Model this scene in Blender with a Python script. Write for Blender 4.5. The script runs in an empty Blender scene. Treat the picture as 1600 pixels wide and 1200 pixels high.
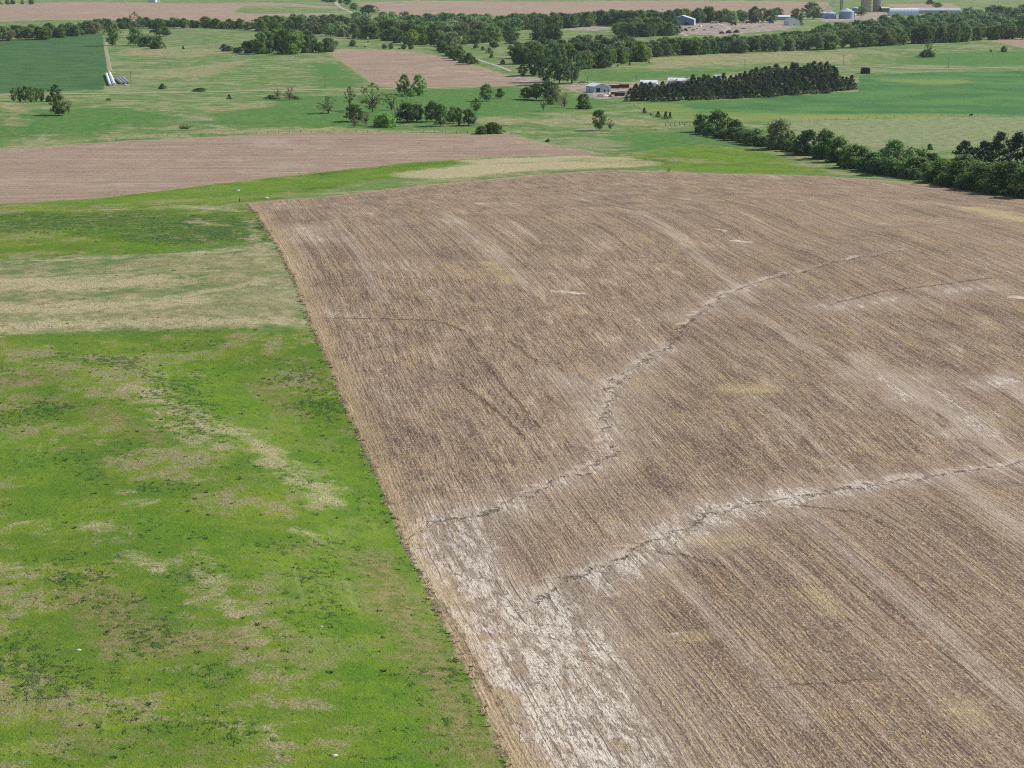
import bpy, math, random
import numpy as np
from mathutils import Vector, Matrix
R = math.radians
scene = bpy.context.scene
col = scene.collection

# ------------------------------------------------------------------ camera, sky, sun, exposure
H = 108.0; PITCH = 12.0; F = 3200.0          # drone height, downward tilt, focal length in photo pixels (1600 wide)
cd = bpy.data.cameras.new('camera'); cam = bpy.data.objects.new('camera', cd); col.objects.link(cam)
cam.location = (0, 0, H); cam.rotation_euler = (R(90 - PITCH), 0, 0)
cd.sensor_width = 36; cd.lens = F / 1600 * 36; cd.clip_start = 1; cd.clip_end = 30000
scene.camera = cam

SUN_EL, SUN_AZ = 40.0, 66.0                 # azimuth clockwise from +Y
w = bpy.data.worlds.new('World'); scene.world = w; w.use_nodes = True
wn = w.node_tree.nodes; wl = w.node_tree.links
for n in list(wn): wn.remove(n)
sky = wn.new('ShaderNodeTexSky'); sky.sky_type = 'NISHITA'; sky.sun_disc = False
sky.sun_elevation = R(SUN_EL); sky.sun_rotation = R(SUN_AZ)
bg = wn.new('ShaderNodeBackground'); bg.inputs[1].default_value = 0.085
wo = wn.new('ShaderNodeOutputWorld'); wl.new(sky.outputs[0], bg.inputs[0]); wl.new(bg.outputs[0], wo.inputs[0])
sl = bpy.data.lights.new('sun', 'SUN'); sl.energy = 4.3; sl.angle = R(0.5); sl.color = (1.0, 0.955, 0.89)
so = bpy.data.objects.new('sun', sl); col.objects.link(so); so.location = (600, 200, 600)
sd = Vector((math.sin(R(SUN_AZ)) * math.cos(R(SUN_EL)), math.cos(R(SUN_AZ)) * math.cos(R(SUN_EL)), math.sin(R(SUN_EL))))
so.rotation_euler = sd.to_track_quat('Z', 'Y').to_euler()
scene.view_settings.view_transform = 'Standard'; scene.view_settings.look = 'None'
scene.view_settings.exposure = 0.38; scene.view_settings.gamma = 1.0
scene.cycles.use_denoising = False; scene.cycles.filter_width = 1.1
scene.cycles.max_bounces = 5; scene.cycles.diffuse_bounces = 2; scene.cycles.volume_bounces = 0

# ------------------------------------------------------------------ photo rays and terrain
cp, sp = math.cos(R(PITCH)), math.sin(R(PITCH))
def ray(px, py):
    r = (np.asarray(px, float) - 800) / F; u = (600 - np.asarray(py, float)) / F
    return np.stack([r, cp + u * sp, -sp + u * cp], -1)
def flat(px, py):
    d = ray(px, py); t = H / -d[..., 2]; return d[..., :2] * t[..., None]
def seg_dist(P, pts, signed=False):
    pts = np.asarray(pts, float); best = np.full(P.shape[0], 1e9); sg = np.ones(P.shape[0])
    for a, b in zip(pts[:-1], pts[1:]):
        ab = b - a; ap = P - a
        t = np.clip((ap @ ab) / max(ab @ ab, 1e-9), 0, 1)
        dv = ap - t[:, None] * ab; d = np.hypot(dv[:, 0], dv[:, 1])
        m = d < best; best[m] = d[m]
        if signed: sg[m] = np.where((ab[0] * ap[m, 1] - ab[1] * ap[m, 0]) > 0, 1, -1)
    return best * sg if signed else best

RILL_A = [(1420,390),(1330,405),(1270,420),(1190,440),(1130,460),(1085,495),(1040,545),(990,575),(960,595),(955,625),(940,655),(950,685),(960,710),(905,740),(850,762),(800,785),(740,805),(690,815),(655,832)]
RILL_B = [(1660,714),(1600,722),(1500,738),(1400,752),(1300,768),(1230,778),(1160,790),(1110,803),(1060,828),(1000,855),(950,882),(880,908),(840,940)]
FAN = [(660,832),(700,880),(760,940),(820,1010),(880,1090),(940,1180),(1010,1290)]
fA, fB, fF = [flat(*np.array(p).T) for p in (RILL_A, RILL_B, FAN)]
T1 = flat(*np.array([(-250,512),(0,505),(200,499),(480,500),(600,499),(700,503)]).T)
T2 = flat(*np.array([(-250,412),(0,408),(200,401),(400,384),(470,376)]).T)
T3 = flat(*np.array([(390,350),(470,345),(560,338)]).T)
SW_G = flat(*np.array([(150,560),(300,600),(420,660),(560,760),(700,900)]).T)
RIDGE_G = flat(*np.array([(60,620),(200,650),(300,720),(420,800)]).T)

def height(x, y):
    x = np.asarray(x, float); y = np.asarray(y, float); sh = x.shape
    P = np.stack([x.ravel(), y.ravel()], -1); X, Y = P[:, 0], P[:, 1]
    z = np.zeros(len(P))
    g = lambda cx, cy, sx, sy, a: a * np.exp(-((X - cx) / sx) ** 2 - ((Y - cy) / sy) ** 2)
    z += g(60, 690, 340, 210, 15.0) + g(230, 980, 200, 160, 3.0) + g(190, 470, 90, 130, 4.0) + g(-130, 560, 120, 120, 3.0)
    z += g(-330, 1330, 420, 150, 6.0)
    near = np.clip((1150 - Y) / 150, 0, 1) * np.clip((700 - np.abs(X)) / 200, 0, 1)
    m = near > 0
    if m.any():
        Q = P[m]; zz = np.zeros(len(Q))
        zz -= 1.7 * np.exp(-(seg_dist(Q, fA) / 26) ** 2) + 1.7 * np.exp(-(seg_dist(Q, fB) / 24) ** 2)
        zz -= 1.0 * np.exp(-(seg_dist(Q, fF) / 22) ** 2)
        for T in (T1, T2): zz += 0.9 * np.exp(-(seg_dist(Q, T) / 9) ** 2)
        zz += 0.5 * np.exp(-(seg_dist(Q, T3) / 8) ** 2)
        zz -= 1.2 * np.exp(-(seg_dist(Q, SW_G) / 20) ** 2); zz += 0.8 * np.exp(-(seg_dist(Q, RIDGE_G) / 22) ** 2)
        z[m] += zz * near[m]
    far = np.clip((Y - 1150) / 400, 0, 1)
    z += far * (2.6 * np.sin(X / 260 + 0.6) * np.cos(Y / 420) + 1.6 * np.sin(X / 130 + Y / 260) + 1.2 * np.sin(X / 600 - Y / 330 + 1))
    z += 0.22 * np.sin(X / 23 + 1.3 * np.sin(Y / 51)) * np.cos(Y / 37)
    f2 = np.clip((Y - 4500) / 4000, 0, 1); z += f2 * (70 + 16 * np.sin(X / 900 + 1) + 9 * np.sin(X / 360 + Y / 900))
    return z.reshape(sh)

TS = 200 * 1.003 ** np.arange(0, 1250)
def at(px, py):                              # point of the terrain seen at a photo pixel
    px = np.atleast_1d(np.asarray(px, float)); py = np.atleast_1d(np.asarray(py, float)); out = np.zeros((len(px), 3))
    D = ray(px, py)
    for i, d in enumerate(D):
        pts = d[None, :] * TS[:, None]; zz = height(pts[:, 0], pts[:, 1]); under = (H + pts[:, 2]) < zz
        k = int(np.argmax(under)) if under.any() else len(TS) - 1
        a, b = TS[max(k - 1, 0)], TS[k]
        for _ in range(12):
            mid = (a + b) / 2; p = d * mid
            if H + p[2] < height(p[0], p[1]): b = mid
            else: a = mid
        p = d * b; out[i] = (p[0], p[1], height(p[0], p[1]))
    return out
def at1(px, py):
    p = at([px], [py])[0]; return Vector(p)
def mpp(p):                                   # metres per photo pixel at p
    return (p[1] * cp - (p[2] - H) * sp) / F
def top_h(p, ytop):                           # height of something at p whose top reaches ytop
    u = (600 - ytop) / F; k = (-sp + u * cp) / (cp + u * sp)
    return (H + k * p[1]) - p[2]
def gz(x, y): return float(height(np.array([x]), np.array([y]))[0])
def wpoly(pts): return at([p[0] for p in pts], [p[1] for p in pts])[:, :2]

def poly_sdf(P, poly):                        # metres, positive inside
    poly = np.asarray(poly, float); d = seg_dist(P, np.vstack([poly, poly[:1]]))
    ins = np.zeros(len(P), bool); n = len(poly); x, y = P[:, 0], P[:, 1]
    for i in range(n):
        x1, y1 = poly[i]; x2, y2 = poly[(i + 1) % n]
        if y1 == y2: continue
        c = ((y1 > y) != (y2 > y)) & (x < (x2 - x1) * (y - y1) / (y2 - y1) + x1); ins ^= c
    return np.where(ins, d, -d)

# ------------------------------------------------------------------ node helpers
class S:
    nt = None
    def __init__(s, sock): s.k = sock
    def __add__(a, b): return mth('ADD', a, b)
    __radd__ = __add__
    def __mul__(a, b): return mth('MULTIPLY', a, b)
    __rmul__ = __mul__
    def __sub__(a, b): return mth('SUBTRACT', a, b)
    def __rsub__(a, b): return mth('SUBTRACT', b, a)
def put(sock, v):
    if isinstance(v, S): S.nt.links.new(v.k, sock)
    elif isinstance(v, tuple) and len(v) == 3 and sock.type == 'RGBA': sock.default_value = (*v, 1)
    else: sock.default_value = v
def mth(op, a, b=None):
    n = S.nt.nodes.new('ShaderNodeMath'); n.operation = op; put(n.inputs[0], a)
    if b is not None: put(n.inputs[1], b)
    return S(n.outputs[0])
def noise(v, scale, detail=2, rough=0.55, dist=0.0, color=False):
    n = S.nt.nodes.new('ShaderNodeTexNoise'); put(n.inputs['Vector'], v); n.inputs['Scale'].default_value = scale
    n.inputs['Detail'].default_value = detail; n.inputs['Roughness'].default_value = rough; n.inputs['Distortion'].default_value = dist
    return S(n.outputs['Color' if color else 'Fac'])
def sm(x, a, b):
    n = S.nt.nodes.new('ShaderNodeMapRange'); n.interpolation_type = 'SMOOTHSTEP'
    put(n.inputs[0], x); n.inputs[1].default_value = a; n.inputs[2].default_value = b; return S(n.outputs[0])
def mix(f, a, b, mode='MIX'):
    n = S.nt.nodes.new('ShaderNodeMix'); n.data_type = 'RGBA'; n.blend_type = mode
    put(n.inputs[0], f); put(n.inputs[6], a); put(n.inputs[7], b); return S(n.outputs[2])
def attr(name):
    n = S.nt.nodes.new('ShaderNodeAttribute'); n.attribute_name = name; return S(n.outputs['Fac'])
def mapping(v, rz=0, scale=(1, 1, 1), loc=(0, 0, 0)):
    n = S.nt.nodes.new('ShaderNodeMapping'); put(n.inputs['Vector'], v); n.inputs['Rotation'].default_value = (0, 0, rz)
    n.inputs['Scale'].default_value = scale; n.inputs['Location'].default_value = loc; return S(n.outputs[0])
def new_mat(name, rough=0.9, spec=0.15):
    m = bpy.data.materials.new(name); m.use_nodes = True; S.nt = m.node_tree
    b = S.nt.nodes['Principled BSDF']; b.inputs['Roughness'].default_value = rough; b.inputs['Specular IOR Level'].default_value = spec
    return m, b
def objco():
    n = S.nt.nodes.new('ShaderNodeTexCoord'); return S(n.outputs['Object'])
def bump(b, h, strength=1.0, dist=1.0):
    n = S.nt.nodes.new('ShaderNodeBump'); n.inputs['Strength'].default_value = strength; n.inputs['Distance'].default_value = dist
    put(n.inputs['Height'], h); S.nt.links.new(n.outputs[0], b.inputs['Normal'])

# ------------------------------------------------------------------ ground material
ROW_AZ = 0.0
def ground_material():
    m, b = new_mat('ground_fields', 0.95, 0.05)
    P = objco()
    RO = mapping(P, ROW_AZ)                    # x across the rows, y along them
    n = S.nt.nodes.new('ShaderNodeSeparateXYZ'); put(n.inputs[0], RO); U, V = S(n.outputs[0]), S(n.outputs[1])
    n1 = noise(P, 0.012, 3); n2 = noise(P, 0.04, 4, .6); n3 = noise(P, 0.13, 4, .6); n4 = noise(P, 0.5, 4, .65); n5 = noise(P, 2.2, 3, .7); n6 = noise(P, 6.5, 2, .7)
    n2b = noise(mapping(P, 0, (1, 1, 1), (300, 90, 0)), 0.05, 4, .6); n3b = noise(mapping(P, 0, (1, 1, 1), (70, 190, 5)), 0.2, 5, .65)
    edge = (n4 - .5) * 3.0 + (n3 - .5) * 3.0
    # --- pasture beyond the fields
    past = mix(sm(n2, .38, .62), (.076, .158, .036), (.135, .214, .054))
    past = mix(sm(n3b, .46, .66) * .65, past, (.205, .245, .115))
    past = mix(sm(n2b + (n3 - .5) * .5, .50, .66) * .75, past, (.34, .31, .185))
    past = mix(sm(n1 + (n2b - .5) * .4, .52, .62) * .5, past, (.30, .29, .165))
    past = mix(sm(n4, .50, .68) * .5, past, (.040, .115, .032)); past = mix(sm(n5, .50, .72) * .4, past, (.27, .29, .15))
    gz_ = sm(attr('green') + (n2 - .5) * 70, -8, 10)
    past = mix(gz_ * .85, past, mix(sm(n3b, .40, .66), (.060, .160, .036), (.106, .208, .050)))
    # --- straw bands
    stw = mix(sm(n3b, .36, .66), (.19, .205, .080), (.35, .30, .17))
    stw = mix(sm(n3 + (n4 - .5) * .6, .52, .70) * .65, stw, (.125, .155, .055))
    stw = mix(sm(n5, .45, .75) * .55, stw, (.48, .42, .27)); stw = mix(sm(n6, .5, .72) * .35, stw, (.10, .10, .045))
    c = mix(sm(attr('straw') + (n2b - .5) * 40 + (n3b - .5) * 20 + edge * 1.5, -7, 8) * (sm(n2 + (n3 - .5) * .7, .34, .54) * .65 + .35), past, stw)
    # --- bright near grass
    lush = sm(attr('lush') + (n3 - .5) * 18 + (n2b - .5) * 14, -8, 8)
    gr = mix(sm(n2 + (n3 - .5) * .4, .36, .62), (.098, .180, .018), (.176, .236, .024))
    gr = mix(sm(n2b, .48, .66) * .5, gr, (.076, .150, .028))
    gr = mix(lush * .7, gr, mix(sm(n3, .4, .6), (.090, .192, .015), (.146, .246, .019)))
    gr = mix(sm(n4 + (n3 - .5) * .4, .48, .66) * .45, gr, (.062, .118, .026))
    dead = sm(n3b + (n2 - .5) * 1.1 + (n5 - .5) * .25 + (n1 - .5) * .3, .51, .66) * (1 - lush * .8)
    gr = mix(dead * .85, gr, mix(sm(n5, .35, .65), (.165, .150, .075), (.36, .31, .175)))
    sp_ = sm(attr('patch') * .8 + (n3 - .5) * 12 + (n3b - .5) * 14 + (n4 - .5) * 11 + .3, -2.0, 4.5)
    gr = mix(sp_ * .85, gr, mix(sm(n5, .36, .60), (.20, .18, .075), (.52, .45, .275)))
    bp = sm(attr('brown') + (n3b - .5) * 16 + (n4 - .5) * 9 + (n2 - .5) * 10, -3, 6)
    gr = mix(bp * .75, gr, mix(sm(n4 + (n5 - .5) * .5, .36, .64), (.115, .13, .035), (.29, .225, .115)))
    wz = sm(attr('weed') + (n3 - .5) * 16, -4, 8)
    wn_ = noise(mapping(P, 0, (1, .8, 1)), 0.62, 4, .68)
    topz = sm(attr('weed'), 5, 22); gr = mix(topz * sm(n3 + (n4 - .5) * .9, .40, .56) * .75, gr, (.046, .108, .030)); gr = mix(topz * sm(n3b + (n2b - .5) * .6, .52, .64) * .75, gr, (.26, .235, .12))
    weed = sm(wn_ + (n2b - .5) * .5 + wz * .105, .615, .71)
    gr = mix(weed * .7, gr, (.036, .092, .026))
    wd2 = sm(noise(P, 1.1, 3, .7) + wz * .05, .66, .72); gr = mix(wd2 * .7, gr, (.028, .070, .020))
    gr = mix(sm(n5, .48, .74) * .40, gr, (.27, .31, .085)); gr = mix(sm(n6, .48, .70) * .35, gr, (.045, .105, .016))
    # mower / drill lines in the grass, parallel to the field edge
    tl = noise(mapping(RO, 0, (.8, .008, 1)), 1.0, 2, .5); gr = mix(sm(tl, .58, .68) * sm(n2, .4, .6) * .30, gr, (.24, .31, .10))
    c = mix(sm(attr('bright') + edge * 1.5 + (n2b - .5) * 26 + (n3b - .5) * 12, -4, 5), c, gr)
    sl_ = sm(attr('strawline') + (n3b - .5) * 22 + (n4 - .5) * 12 + (n2b - .5) * 8, -3, 6)
    c = mix(sl_ * .8, c, mix(sm(n5, .34, .62), (.26, .23, .11), (.52, .445, .28)))
    # --- winter wheat
    wh = mix(sm(noise(mapping(P, .1, (.7, .8, 1)), .022, 4, .55), .36, .64), (.052, .150, .046), (.095, .205, .056))
    wh = mix(sm(n2b, .52, .68) * .5, wh, (.135, .23, .06)); wh = mix(sm(n5, .45, .7) * .25, wh, (.045, .11, .045))
    c = mix(sm(attr('wheat') + edge * .4, -.8, .8), c, wh)
    c = mix(sm(attr('darkwheat') + edge * .4, -.8, .8), c, mix(sm(n2, .35, .65), (.046, .112, .040), (.074, .150, .050)))
    c = mix(sm(attr('pale') + (n2 - .5) * 40, -6, 8) * .85, c, mix(sm(n3b + (n5 - .5) * .5, .38, .64), (.155, .215, .085), (.295, .29, .165)))
    c = mix(sm(attr('yellow') + (n2 - .5) * 50 + edge, -8, 10) * .6, c, mix(n4, (.18, .25, .05), (.27, .29, .09)))
    # --- far stubble fields
    FR = mapping(P, R(-5), (.05, 1, 1))
    fs = noise(FR, .20, 4, .62)
    fst = mix(sm(fs, .32, .68), (.245, .168, .118), (.365, .268, .195))
    fst = mix(sm(n2b, .42, .66) * .5, fst, (.26, .182, .140)); fst = mix(sm(n2 + (n1 - .5) * .8, .54, .70) * .55, fst, (.43, .345, .255))
    fst = mix(sm(noise(mapping(P, R(-5), (.012, .16, 1)), 1.0, 3, .6), .52, .66) * .5, fst, (.44, .35, .26)); fst = mix(sm(noise(mapping(P, R(-5), (.010, .2, 1), (5, 9, 0)), 1.0, 3, .6), .54, .68) * .45, fst, (.20, .14, .115)); fst = mix(sm(n5, .42, .66) * .55, fst, (.47, .375, .275)); fst = mix(sm(n6, .46, .68) * .5, fst, (.13, .09, .072)); fst = mix(sm(n4, .5, .66) * .4, fst, (.18, .125, .10))
    fd = attr('farcrop')
    c = mix(sm(fd + edge * .9, -5.5, -1.5), c, stw); c = mix(sm(fd + edge * .6, -1, 1.5), c, fst)
    # --- yards and bare dirt
    dt = mix(sm(n3, .35, .65), (.24, .19, .155), (.42, .36, .30)); dt = mix(sm(n3b, .56, .66) * .5, dt, (.12, .16, .05)); dt = mix(sm(n2b, .48, .6) * .5, dt, (.17, .14, .12))
    c = mix(sm(attr('dirt') + edge, -1.5, 1.5), c, dt)
    # --- near corn stubble
    wob = (noise(P, .045, 2) - .5) * 2.2 + (noise(P, .35, 2) - .5) * .45
    U2 = U + wob
    r1 = mth('SINE', U2 * (2 * math.pi / .78)); r2 = mth('SINE', U2 * (2 * math.pi / 2.34) + 1.1)
    s1 = noise(mapping(RO, 0, (.10, .0022, 1)), 1.0, 3, .6); s2 = noise(mapping(RO, 0, (.38, .0032, 1), (9, 3, 0)), 1.0, 3, .62)
    s3 = noise(mapping(RO, 0, (1.15, .0085, 1), (4, 31, 0)), 1.0, 3, .65); s4 = noise(mapping(RO, 0, (3.2, .16, 1), (1, 7, 0)), 1.0, 3, .7)
    s5 = noise(mapping(RO, 0, (2.4, .011, 1), (6, 5, 0)), 1.0, 2, .6)
    g1 = noise(mapping(RO, 0, (5.5, 1.6, 1), (3, 2, 0)), 1.0, 2, .8); g2 = noise(mapping(RO, 0, (2.2, .6, 1), (8, 5, 0)), 1.0, 2, .8)
    rowm = sm(n3b + (s2 - .5) * .8, .34, .62)
    t = (s1 - .5) * .55 + (s2 - .5) * .85 + (s3 - .5) * 1.0 + (s4 - .5) * .55 + (s5 - .5) * 1.05 + r1 * .11 * rowm + (n2 - .5) * .28 + (g1 - .5) * .7 + (g2 - .5) * .45 + .5
    cr = mix(sm(t, .05, .95), (.122, .080, .057), (.400, .299, .212))
    gold = sm(n3b * .6 + n2b * .5 + (s2 - .5) * .7, .54, .76)
    cr = mix(gold * .6, cr, mix(sm(g1, .4, .6), (.215, .140, .070), (.45, .325, .165)))
    cr = mix(sm(n2 + (s1 - .5) * .8, .46, .30) * .35, cr, mix(sm(t, .2, .8), (.130, .092, .070), (.310, .238, .180)))
    pal = sm(s1 * .50 + s2 * .65 + s5 * .25 + (n2 - .5) * .25, .78, .92)
    cr = mix(pal * .65, cr, mix(sm(g1, .35, .6), (.31, .245, .185), (.57, .485, .39)))
    # dark furrows: broken lines between the rows
    fur = sm(r1 * .50 + r2 * .28 + (s3 - .5) * 3.6 + (s5 - .5) * 2.2 + (s4 - .5) * .8, .42, .95) * sm(s2 + (n3 - .5) * .6, .30, .56)
    cr = mix(fur * .78, cr, (.060, .040, .033))
    # straw flecks and clods
    v = S.nt.nodes.new('ShaderNodeTexVoronoi'); put(v.inputs['Vector'], mapping(RO, 0, (4.6, 1.9, 1))); v.inputs['Scale'].default_value = 1.0
    vs = S.nt.nodes.new('ShaderNodeSeparateColor'); S.nt.links.new(v.outputs['Color'], vs.inputs[0]); vr, vg, vb = S(vs.outputs[0]), S(vs.outputs[1]), S(vs.outputs[2])
    cr = mix(sm(vr, .74, .84) * .42, cr, mix(vb, (.50, .36, .17), (.64, .54, .40))); cr = mix(sm(vg, .76, .86) * .45, cr, (.070, .048, .040))
    st_ = sm(attr('strip') + (s3 - .5) * 9 + (s5 - .5) * 6 + (n3b - .5) * 5, -3, 4); cr = mix(st_ * .55, cr, mix(sm(g1, .35, .65), (.34, .27, .205), (.60, .52, .42)))
    # washed silt and erosion channels
    siltd = attr('silt') + (s3 - .5) * 11 + (s5 - .5) * 7 + (n3b - .5) * 9 + (n4 - .5) * 8 + (s2 - .5) * 3
    RW = mapping(RO, 0, (.9, .16, 1))
    sw_ = noise(RW, .20, 6, .68, 2.2) * .7 + s3 * .3; sw2 = noise(mapping(RO, 0, (.9, .22, 1), (7, 7, 0)), .8, 5, .68, 2.2)
    sil = mix(sm(sw_, .42, .56), (.30, .235, .175), (.62, .55, .46)); sil = mix(sm(sw2, .52, .60) * .8, sil, (.150, .105, .082))
    sil = mix(sm(noise(mapping(RO, 0, (1, .22, 1), (50, 3, 0)), .22, 4, .7), .57, .64) * .75, sil, mix(sm(n5, .35, .65), (.17, .11, .065), (.40, .29, .17)))
    sil = mix(sm(vg, .78, .88) * .6, sil, (.085, .06, .05)); sil = mix(sm(n6, .5, .7) * .35, sil, (.68, .61, .51))
    sf = sm(siltd, -2.4, 3.4)
    sf2 = sm(siltd, -14, 8); sil = mix(sm(fur + (s4 - .5), .45, .85) * .75, sil, (.125, .088, .066)); cr = mix(sf2 * .5, cr, (.44, .36, .275)); cr = mix(sf * .88, cr, sil)
    spot = sm(attr('spot') + (n4 - .5) * 6 + (n5 - .5) * 2, -.8, 1.6); cr = mix(spot * .85, cr, (.62, .565, .50))
    tan = sm(attr('tan') + (n3b - .5) * 12 + (n4 - .5) * 8, -4, 6); cr = mix(tan * .75, cr, mix(sm(g1, .35, .65), (.29, .215, .10), (.60, .49, .28)))
    jag = (noise(P, .16, 3, .6) - .5) * 9 + (n4 - .5) * 3.5 + (s4 - .5) * 1.5
    jag = jag * 1.25; rl = mth('ABSOLUTE', attr('rill') + jag); rk = sm(rl, .80, .22) * sm(n3b * .6 + s3 * .5 + (n4 - .5) * .8, .50, .60)
    cr = mix(rk * .5, cr, (.056, .040, .033))
    rb = sm(mth('ABSOLUTE', attr('rill') + jag + 1.3 + (n3 - .5) * 5), 2.2, .3) * sm(n3 + (s4 - .5) * .6, .46, .60); cr = mix(rb * .6, cr, (.56, .475, .37))
    rl2 = mth('ABSOLUTE', attr('crack') + (s4 - .5) * 3.6 + (n4 - .5) * 3.0); rk2 = sm(rl2, .62, .12) * sm(n3b, .36, .52)
    cr = mix(rk2 * .55, cr, (.056, .040, .033))
    # trodden golden margin and weedy fence strip along the edge; ditch shadow painted into the strip
    cdist = attr('crop')
    mg = sm(cdist + (n3b - .5) * 14 + (n2b - .5) * 10, 8, 1.0); cr = mix(mg * .55, cr, mix(sm(g1, .35, .65), (.26, .18, .09), (.50, .39, .21)))
    dk = sm(cdist + (n4 - .5) * 2.6, 1.5, .4) * sm(n3b + (n3 - .5) * .6, .42, .58); cr = mix(dk * .8, cr, mix(n5, (.055, .055, .03), (.17, .15, .085)))
    cm = sm(cdist + (n3 - .5) * 3.0 + (n4 - .5) * 2.0 + (n5 - .5) * 1.2 + (n3b - .5) * 1.6, -.4, .5)
    c = mix(cm, c, cr)
    put(b.inputs['Base Color'], c)
    # relief
    hc = (r1 * .030 + r2 * .02) * rowm * (1 - sf * .7) + (n5 - .5) * .14 + (g1 - .5) * .16 + (g2 - .5) * .16 + (s3 - .5) * .22 + (s4 - .5) * .12 - fur * .05 - rk * .5 - rk2 * .30 - sf * .05
    hg = (n4 - .5) * .32 + (n5 - .5) * .26 + (n6 - .5) * .12 + weed * .30 + wd2 * .2
    mx = S.nt.nodes.new('ShaderNodeMix'); put(mx.inputs[0], cm); put(mx.inputs[2], hg); put(mx.inputs[3], hc)
    bump(b, S(mx.outputs[0]), 1.0, 1.0)
    return m

# ------------------------------------------------------------------ ground sheet
def axis(lo, hi, fine, step, grow):
    a = list(np.arange(fine[0], fine[1] + .01, step)); s = step
    while a[-1] < hi: s *= grow; a.append(a[-1] + s)
    s = step; l = [a[0]]
    while l[-1] > lo: s *= grow; l.append(l[-1] - s)
    return np.array(l[:0:-1] + a)
xs = axis(-9000, 9000, (-275, 275), 1.6, 1.02); ys = axis(-500, 15000, (245, 1060), 1.6, 1.012)
GX, GY = np.meshgrid(xs, ys); GZ = height(GX, GY); GP = np.stack([GX.ravel(), GY.ravel()], -1)

back = [(1600,311),(1500,294),(1400,283),(1290,275),(1150,272),(1050,268),(950,265),(850,272),(700,285),(600,296),(500,308),(430,312)]
edge_w = wpoly([(385,318),(480,498),(575,722),(650,890),(790,1200)])
dirn = (edge_w[-1] - edge_w[1]) / np.linalg.norm(edge_w[-1] - edge_w[1])
near_field = np.vstack([edge_w, edge_w[-1] + dirn * 420, [[1500, -300]], [[1500, 1150]], wpoly(back)])
Z = {}; ROW_AZ = math.atan2(-dirn[0], -dirn[1])
Z['crop'] = [near_field]
gl = edge_w[::-1]
lb = np.vstack([wpoly([(-400,545),(0,524),(200,516),(350,513),(520,511)]), edge_w[2:] + [18, 0], edge_w[-1] + [18, 0] + dirn * 420, [[-900, -300]]])
Z['bright'] = [lb, wpoly([(-300,322),(0,318),(150,318),(250,322),(345,330),(385,316),(430,345),(440,375),(380,382),(200,400),(0,405),(-300,410)]),
    wpoly([(0,318),(150,310),(300,292),(500,268),(650,252),(760,246),(700,262),(600,280),(500,300),(430,312),(385,318),(250,324),(100,322)]),
    wpoly([(850,250),(950,243),(1030,232),(1090,226),(1180,232),(1250,255),(1300,273),(1150,270),(1050,266),(980,258)])]
Z['green'] = [wpoly([(640,140),(800,137),(880,150),(985,160),(900,172),(840,176),(740,188),(600,202),(420,198),(300,192),(330,178),(420,168),(400,152),(560,148)]), wpoly([(480,98),(530,100),(575,134),(500,137)]), wpoly([(900,110),(1000,112),(1200,108),(1100,118),(930,127)]), wpoly([(0,172),(200,168),(300,185),(150,205),(0,215)]), wpoly([(940,212),(1080,205),(1180,228),(1000,240)]), wpoly([(1420,85),(1600,78),(1700,78),(1700,100),(1500,103),(1400,100)])]
Z['straw'] = [wpoly([(-300,412),(0,408),(200,401),(400,385),(450,395),(480,440),(505,490),(515,511),(350,513),(200,516),(0,524),(-300,540)]),
    wpoly([(700,262),(760,247),(900,244),(960,247),(985,258),(930,263),(850,270),(750,279),(650,287)]),
    wpoly([(850,186),(920,178),(1000,188),(1085,196),(1000,197),(900,192),(800,192),(700,188),(760,183)]),
    wpoly([(400,200),(520,199),(640,206),(500,209),(300,211),(180,220),(0,232),(0,228),(180,214),(300,205)]),
    wpoly([(1000,243),(1060,240),(1090,252),(1070,262),(1030,256)]),
    wpoly([(1225,236),(1262,248),(1300,268),(1380,277),(1320,275),(1290,273),(1240,252)]),
    wpoly([(260,110),(330,100),(400,92),(330,118),(220,125),(190,118)]), wpoly([(200,75),(330,76),(400,78),(300,90),(190,86)]),
    wpoly([(0,158),(40,165),(30,195),(0,190)]), wpoly([(300,172),(420,158),(425,166),(330,174)]),
    wpoly([(1000,92),(1100,86),(1200,82),(1340,84),(1330,100),(1250,96),(1100,104),(1020,108)])]
Z['pale'] = [wpoly([(1200,192),(1330,187),(1420,182),(1600,183),(1900,184),(1900,250),(1600,205),(1480,238),(1300,225),(1240,205)])]
Z['darkwheat'] = [wpoly([(-300,66),(0,63),(60,61),(110,57),(160,51),(163,80),(168,112),(162,140),(0,146),(-300,147)])]
Z['wheat'] = [wpoly([(990,161),(1100,158),(1200,152),(1342,143),(1342,118),(1450,113),(1620,110),(2100,110),(2100,182),(1600,181),(1400,179),(1200,181),(1070,186),(1040,176)])]
Z['yellow'] = [wpoly([(985,162),(1050,160),(1100,176),(1200,177),(1400,177),(1600,180),(1400,185),(1200,190),(1060,187)]), wpoly([(1360,122),(1500,124),(1530,129),(1450,132),(1380,128)])]
Z['farcrop'] = [wpoly([(-300,245),(0,234),(200,221),(400,211),(600,208),(800,211),(860,226),(940,241),(800,244),(650,252),(500,268),(300,291),(150,309),(0,318),(-300,330)]),
    wpoly([(512,79),(540,76),(620,79),(690,88),(770,112),(818,128),(810,134),(700,138),(620,137),(590,132),(560,112)]),
    wpoly([(-500,11),(0,6),(130,3),(260,5),(420,4),(528,11),(530,14),(440,9),(380,9),(360,20),(420,22),(535,20),(500,28),(400,33),(200,33),(100,30),(0,34),(-500,40)]),
    wpoly([(556,6),(660,1),(1000,1),(1290,3),(1300,20),(1200,28),(1000,26),(800,24),(640,28),(590,17)]),
    wpoly([(1548,63),(1600,59),(1800,58),(1800,76),(1640,80),(1600,74)]), wpoly([(1385,7),(1480,5),(1500,12),(1400,12)])]
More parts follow.
